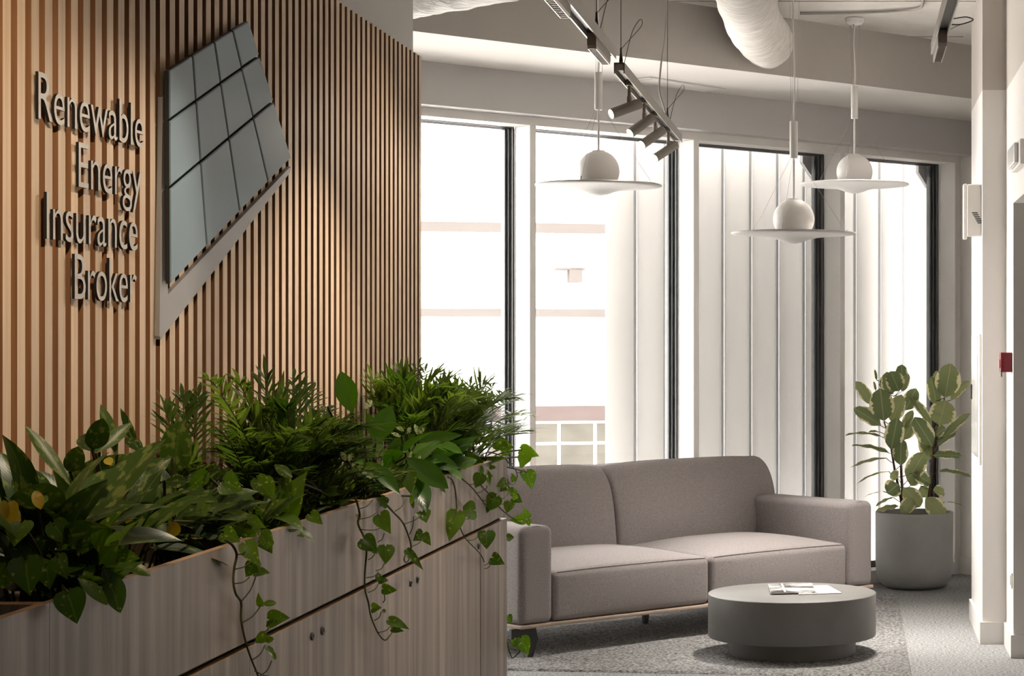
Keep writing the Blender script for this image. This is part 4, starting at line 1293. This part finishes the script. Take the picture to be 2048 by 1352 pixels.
for bx, by, tx_, ty_, w_, d, fc in FL:
    p, tp = fp(bx, by, d), fp(tx_, ty_, d - random.uniform(-.05, .06))
    s = 0.25157 * PY_ / FPX
    nrm = (CAMP - p).normalized() * (fc + .1) + Vector((random.uniform(-.25, .25), 0, 1.0 - fc * .75))
    leaf(fb, p, tp, nrm, w_ * s * 1.18, 'oval', random.uniform(.02, .07), .16, random.uniform(-.2, .2), wave=.10)
    # petiole back to the nearest stem
    best = min(((490 if by > 900 else 425, by + 40), (735, by + 30)), key=lambda c: abs(c[0] - bx))
    q_ = fp(best[0], min(best[1], 1180), 0.01)
    if (q_ - p).length < 0.16: tube(sb, [q_, (p + q_) / 2 + Vector((0, 0, -.004)), p], 0.0028, 5)
o = obj('foliage', fb, M_fig, fig, smooth='keep')
for p in o.data.polygons: p.use_smooth = True
obj('petioles', sb, M_bark, fig, angle=180)

# ------------------------------------------------------------------ pendant lamps
def pendant(label, px, py_rim, Y, drop):
    c = at(px, py_rim, Y)
    t = thing('pendant_lamp', label, 'pendant lamp', c, 0, 'white disc pendant lamps')
    D = 0.319
    bm = BM()
    lathe(bm, [(0.0, -0.052), (0.02, -0.051), (0.05, -0.043), (0.085, -0.030), (0.13, -0.020), (0.20, -0.013), (0.27, -0.008), (D - .003, -0.004), (D, 0.0), (D - .002, 0.0045), (0.27, 0.003), (0.15, 0.001), (0.0, 0.0)], 96, cap=False)
    obj('shade_disc', bm, M_disc, t, local=True, angle=180)
    rg_ = 0.105
    zc = 0.072
    bm = BM()
    lathe(bm, [(0.0, 0.0012)] + [(rg_ * math.cos(a), zc + rg_ * math.sin(a)) for a in [R(-42 + (42 + 72) * i / 22) for i in range(23)]] + [(0.034, zc + rg_ * .955), (0.030, zc + rg_ * 1.0), (0.0, zc + rg_ * 1.01)], 64, cap=False)
    obj('globe', bm, M_globe, t, local=True)
    z1 = zc + rg_
    zt0 = z1 + 0.205
    bm = BM(); tube(bm, [(0, 0, z1 - .005), (0, 0, zt0)], 0.0058, 12); obj('rod', bm, M_white, t, local=True)
    bm = BM(); lathe(bm, [(0.0, zt0), (0.0195, zt0), (0.0205, zt0 + .003), (0.0205, zt0 + .185), (0.019, zt0 + .188), (0.0, zt0 + .188)], 32, cap=False); obj('tube_housing', bm, M_white, t, local=True)
    zt = ZC - c.z
    bm = BM(); tube(bm, smooth_path([(0, 0, zt0 + .187), (0.004, 0, lerp(zt0, zt, .45)), (-0.004, 0, lerp(zt0, zt, .75)), (0, 0, zt - .05)], 6), 0.0042, 8); obj('power_cable', bm, M_white, t, local=True)
    for a in (20, 140, 260):
        ca, sa = math.cos(R(a)), math.sin(R(a))
        bm = BM()
        tube(bm, [(0.0185 * ca, 0.0185 * sa, zt0 + .006), ((D - .03) * ca, (D - .03) * sa, 0.004)], 0.0009, 5)
        tube(bm, [(0.0185 * ca, 0.0185 * sa, zt0 + .18), (0.03 * ca, 0.03 * sa, zt - .045)], 0.0009, 5)
        w_ = obj('suspension_wire', bm, M_trackside, t, local=True)
        bm = BM(); tube(bm, [((D - .03) * ca, (D - .03) * sa, -0.004), ((D - .03) * ca, (D - .03) * sa, 0.024)], 0.0028, 8)
        obj('wire_pin', bm, M_trackside, t, local=True)
    bm = BM(); lathe(bm, [(0.0, zt), (0.052, zt), (0.056, zt - .004), (0.054, zt - .022), (0.040, zt - .038), (0.018, zt - .043), (0.0, zt - .043)], 40, cap=False); obj('ceiling_rose', bm, M_white, t, local=True)
    bm = BM()
    for a in (20, 140, 260):
        tube(bm, [(0.03 * math.cos(R(a)), 0.03 * math.sin(R(a)), zt - .055), (0.03 * math.cos(R(a)), 0.03 * math.sin(R(a)), zt - .036)], 0.004, 8)
    obj('wire_grip', bm, M_trackside, t, local=True)
    return t


pendant('white disc pendant lamp with globe beside the spotlights, leftmost of the three', 1197, 371, 10.21, 0)
pendant('white disc pendant lamp hanging lowest, in front of the third window', 1587.5, 467, 10.29, 0)
pendant('white disc pendant lamp with its ceiling rose in view, in front of the last window', 1709, 369, 11.75, 0)

# ------------------------------------------------------------------ light tracks and spotlights
TX, TZ = -0.90, 2.672       # bottom of the rails


def track(label, x, y0, y1, zb, wires, modules):
    t = thing('light_track', label, 'light track', (x, (y0 + y1) / 2, zb), 0, 'suspended light tracks')
    w, h = 0.021, 0.042
    bm = BM()
    box(bm, x - w, x + w, y0, y1, zb + h - .006, zb + h)
    box(bm, x - w, x - w + .005, y0, y1, zb, zb + h - .006); box(bm, x + w - .005, x + w, y0, y1, zb, zb + h - .006)
    obj('rail', bm, M_trackside, t, smooth=False)
    bm = BM()
    box(bm, x - w, x - w + .0048, y0, y1, zb - .0012, zb); box(bm, x + w - .0048, x + w, y0, y1, zb - .0012, zb)
    obj('lip', bm, M_alu, t, smooth=False)
    bm = BM(); box(bm, x - w + .005, x + w - .005, y0 + .002, y1 - .002, zb + .016, zb + h - .006); obj('channel', bm, M_black, t, smooth=False)
    for y in (y0, y1 - .003):
        bm = BM(); box(bm, x - w + .0005, x + w - .0005, y, y + .003, zb + .012, zb + h - .001)
        obj('end_cap', bm, M_trackside, t, smooth=False)
    for (y, dark) in wires:
        bm = BM(); tube(bm, [(x, y, zb + h + .02), (x, y, ZC)], 0.0016, 6)
        w_ = obj('suspension_wire', bm, M_black, t)
        bm = BM(); lathe(bm, [(0.0, 0), (.008, 0), (.0075, .02), (.004, .045), (.0035, .065), (.0, .07)], 12, (x, y, zb + h), cap=False); obj('wire_grip', bm, M_black, t)
        bm = BM(); tube(bm, smooth_path([(x, y, zb + h + .06), (x + .03, y + .02, zb + h + .10), (x + .075, y + .05, zb + h + .16), (x + .07, y + .05, zb + h + .185), (x + .04, y + .03, zb + h + .13), (x + .008, y + .04, zb + h + .01)], 5), 0.0014, 5)
        obj('spare_wire_loop', bm, M_black, t)
    for (ya, yb) in modules:
        bm = BM(); box(bm, x - w + .0052, x + w - .0052, ya, yb, zb - .030, zb + .014, .0008)
        m_ = obj('louvre_module', bm, M_spot, t, smooth=False)
        bm = BM()
        nb = 12
        box(bm, x - w + .0055, x - w + .0085, ya + .01, yb - .01, zb - .042, zb - .030); box(bm, x + w - .0085, x + w - .0055, ya + .01, yb - .01, zb - .042, zb - .030)
        for k in range(nb + 1):
            yk = lerp(ya + .012, yb - .012, k / nb)
            box(bm, x - w + .0085, x + w - .0085, yk - .0018, yk + .0018, zb - .041, zb - .030)
        obj('louvre', bm, M_alu, m_, smooth=False)
        lamp('louvre_light', 'AREA', (x, (ya + yb) / 2, zb - .045), 2.6, (1, 0.86, 0.70), (x, (ya + yb) / 2, 0), shape='RECTANGLE', size=.03, size_y=.36, spread=R(120))
    return t


def ytrk(px, x): return FPX * x / (px - CX)


Y1e = ytrk(1232, TX + .02)
track('grey light track with two louvred modules running up to the top edge of the picture', TX, 4.4, Y1e, TZ, [(ytrk(1193, TX), 1), (5.0, 1)], [(ytrk(1171, TX - .02) + .01, ytrk(1171, TX - .02) + .43), (ytrk(1171, TX - .02) - 1.05, ytrk(1171, TX - .02) - .63)])
Y2a, Y2b = ytrk(1238.5, TX), 10.55
track('grey light track carrying four spotlights beside the left pendant lamp', TX, Y2a, Y2b, TZ - .015, [(Y2a + .06, 1), (ytrk(1335, TX), 0)], [])
track('grey light track with one louvred module above the white pillar', 0.315, 4.4, ytrk(1873, .315), TZ, [(ytrk(1884, .315) - .55, 1)], [(ytrk(1873, .315) - .50, ytrk(1873, .315) - .08)])
bm = BM()
tube(bm, smooth_path([at(1334, -40, 9.9), at(1331, 60, 9.9), at(1322, 130, 9.9), at(1319, 180, 9.9), at(1328, 215, 9.9), Vector((TX, 9.98, TZ + .035))], 6), .0045, 8)
tag(obj('power_cable', bm, M_trackside), 'grey power cable hanging down to the far end of the spotlight track', 'cable')

spots = ((1258.7, (-.76, -.52, -.36), 'topmost spotlight on the track, nearest the viewer'),
         (1288.5, (-.64, -.55, -.54), 'second spotlight down the track, tilted toward the slatted wall'),
         (1310.9, (-.64, -.55, -.54), 'third spotlight down the track, overlapping the second'),
         (1337.0, (-.68, -.50, -.52), 'last spotlight at the far end of the track'))
for px, d, lab in spots:
    y = ytrk(px, TX)
    zb = TZ - .015
    t = thing('spotlight', 'bronze-grey cylinder spotlight, ' + lab, 'spotlight', (TX, y, zb), 0, 'track spotlights')
    d = Vector(d).normalized()
    bm = BM(); box(bm, TX - .010, TX + .010, y - .035, y + .035, zb - .004, zb + .015); box(bm, TX - .006, TX + .006, y - .012, y + .012, zb - .048, zb - .004, .001)
    obj('adapter', bm, M_spot, t, smooth=False)
    bm = BM(); tube(bm, [(TX, y, zb - .046), (TX, y, zb - .074)], .010, 14); obj('joint', bm, M_spot, t)
    c = Vector((TX, y, zb - .090)) + d * .018
    rot = d.to_track_quat('Z', 'Y').to_matrix().to_4x4()
    r_ = .0215
    bm = BM(); lathe(bm, [(0.0, -.070), (r_ - .002, -.070), (r_, -.068), (r_, .072), (r_ - .0025, .072), (r_ - .003, .062), (0.0, .062)], 36, cap=False)
    bm.transform(Matrix.Translation(c) @ rot); obj('body', bm, M_spot, t)
    bm = BM(); lathe(bm, [(0.0, .0705), (r_ - .0022, .0695)], 28, cap=False); bm.transform(Matrix.Translation(c) @ rot); obj('lens', bm, M_glow, t)
    p = c + d * .080
    lamp('spot_beam', 'SPOT', p, 7.0 if y < 9 else 4.0, WARM2, p + d, spot_size=R(76), spot_blend=0.8, shadow_soft_size=0.02)

# ------------------------------------------------------------------ ducts, ceiling cable, grille
def duct(label, pts, r):
    path = smooth_path(pts, 10)
    t = thing('ventilation_duct', label, 'duct', pts[0], 0, 'wrapped ventilation ducts')
    bm = BM()
    n = len(path)
    rr = [r * (1 + .035 * mnoise.noise(Vector((i * .45, 3.1, r * 50)))) for i in range(n)]
    rings = tube(bm, path, rr, 40)
    for i, rg_ in enumerate(rings):
        for k, v in enumerate(rg_):
            c = path[i]
            v.co = c + (v.co - c) * (1 + .035 * mnoise.noise(v.co * 6) + .02 * mnoise.noise(v.co * 19))
    obj('wrapped_sleeve', bm, M_duct, t, angle=180)
    d0 = (path[1] - path[0]).normalized()
    return t


NB = -V
b0 = F(0, -1.0, 0) + U * ((at(1531, 83, 11.62) - F(0, -1.0, 0)).dot(U)) + Vector((0, 0, 3.335))
duct('white wrapped duct bending out of the beam above the middle of the room', [b0 + V * .10, b0 + NB * .03, b0 + NB * .06 + Vector((-.03, -.22, .0)), b0 + Vector((-.02, -.75, 0.005)), b0 + Vector((-.02, -1.6, 0.01)), b0 + Vector((-.02, -3.4, 0.01))], .150)
b1 = F(-5.10, -1.0, 3.335)
duct('white wrapped duct beside the top of the slatted wall', [b1 + V * .1, b1 + NB * .15, b1 + NB * .4 + U * .02, b1 + NB * .7 + U * .05, b1 + NB * 1.0 + U * .08], .152)

bm = BM()
zz = ZC - .012
cab = [onz(1600, 27, zz), onz(1690, 26, zz), onz(1750, 24, zz), onz(1800, 21, zz), onz(1838, 16, zz), onz(1846, 5, zz), onz(1847, -30, zz)]
tube(bm, smooth_path(cab, 6), .008, 8)
tag(obj('ceiling_cable', bm, M_trackside), 'grey cable clipped to the concrete ceiling behind the ceiling rose', 'cable')
bm = BM()
lp = [at(1905, 38, 7.2), at(1930, 34, 7.2), at(1943, 37, 7.2), at(1946, 40, 7.2), at(1938, 44, 7.2), at(1920, 49, 7.2), at(1902, 49, 7.2)]
tube(bm, smooth_path(lp, 6), .0022, 6)
tube(bm, [at(1898, 60, 7.2), at(1912, 53, 7.2), at(1925, 48, 7.2)], .0009, 5)
tag(obj('cable_loop', bm, M_black), 'black loop of spare cable beside the track above the pillar', 'cable')

# air grille in the soffit
def soff(px, py): return onz(px, py, 3.162)


bm = BM()
P = [soff(1258, 158), soff(1300, 153), soff(1452, 177), soff(1412, 183)]
prism(bm, P, (0, 0, -.006))
gr = tag(obj('air_grille', bm, M_soffit, smooth=False), 'flat white air grille in the soffit above the second window', 'grille')
c = sum(P, Vector()) / 4
bm = BM(); prism(bm, [c + (p - c) * .86 + Vector((0, 0, -.0065)) for p in P], (0, 0, -.002)); obj('flap', bm, M_paint, gr, smooth=False)

# ------------------------------------------------------------------ things on the right-hand walls
t = thing('alarm_sounder', 'white wall sounder box with a small black speaker grille on the pillar', 'alarm', (XP, 10.98, 2.33))
bm = BM(); box(bm, XP - .078, XP, 10.93, 11.02, 2.192, 2.470, .004); obj('housing', bm, M_plastic, t, smooth=False)
bm = BM(); box(bm, XP - .097, XP - .078, 10.945, 11.02, 2.176, 2.474, .004); obj('lid', bm, M_plastic, t, smooth=False)
bm = BM()
for k in range(6):
    x0 = XP - .052 + k * .0060
    z0 = 2.313 - k * .0108
    box(bm, x0, x0 + .030, 10.9285, 10.9305, z0, z0 + .0058)
obj('speaker_slots', bm, M_black, t, smooth=False)
bm = BM()
for z0 in (2.40, 2.275): tube(bm, [(XP - .062, 10.931, z0), (XP - .062, 10.926, z0)], .004, 12)
obj('screw', bm, M_plastic, t)

t = thing('call_point', 'dark red fire call point on the white wall by the pillar', 'call point', (XW, 10.50, 1.51))
bm = BM(); box(bm, XW - .060, XW, 10.445, 10.535, 1.462, 1.564, .003); obj('housing', bm, M_red, t, smooth=False)
bm = BM(); box(bm, XW - .066, XW - .060, 10.46, 10.52, 1.485, 1.527, .001); obj('push_plate', bm, mat('pink_plate', (.45, .15, .16), .4), t, smooth=False)
bm = BM(); tube(bm, [(XW - .054, 10.47, 1.462), (XW - .054, 10.47, 1.438)], .0035, 10); obj('test_key', bm, M_black, t)

t = thing('wall_cabinet', 'flat white service cabinet with a black handle slot on the side of the pillar', 'service panel', (XP, 11.25, 1.3))
bm = BM(); box(bm, XP - .012, XP, 10.935, 11.585, .953, 1.662, .002); obj('frame', bm, M_plastic, t, smooth=False)
bm = BM(); box(bm, XP - .017, XP - .012, 11.06, 11.575, 1.565, 1.655, .001); obj('upper_flap', bm, M_plastic, t, smooth=False)
bm = BM(); box(bm, XP - .017, XP - .012, 11.06, 11.575, .99, 1.559, .001); dd = obj('door', bm, noisy('glossy_white', (.70, .69, .68), (.72, .71, .70), .12, (2, 2, 2)), t, smooth=False)
bm = BM(); box(bm, XP - .024, XP - .017, 11.50, 11.555, 1.295, 1.380, .001); obj('handle', bm, M_black, dd, smooth=False)
bm = BM()
for z0 in (1.285, 1.395): box(bm, XP - .019, XP - .017, 11.30, 11.34, z0, z0 + .012)
obj('lock', bm, M_trackside, dd, smooth=False)

t = thing('emergency_light', 'small clear-fronted emergency light above the doorway at the right edge', 'emergency light', (XW, 10.0, 2.52))
bm = BM(); box(bm, XW - .030, XW, 9.62, 10.12, 2.463, 2.585, .006); obj('housing', bm, M_plastic, t, smooth=False)
bm = BM(); box(bm, XW - .052, XW - .030, 9.70, 10.10, 2.475, 2.575, .008); obj('diffuser', bm, M_chrome, t, smooth=False)
t = thing('wall_socket', 'slim wall socket low on the white wall beside the doorway', 'socket', (XW, 10.45, .39))
bm = BM(); box(bm, XW - .008, XW, 10.41, 10.49, .35, .43, .001); obj('plate', bm, M_plastic, t, smooth=False)
bm = BM(); box(bm, XW - .0095, XW - .008, 10.425, 10.475, .365, .415); obj('insert', bm, M_trackside, t, smooth=False)
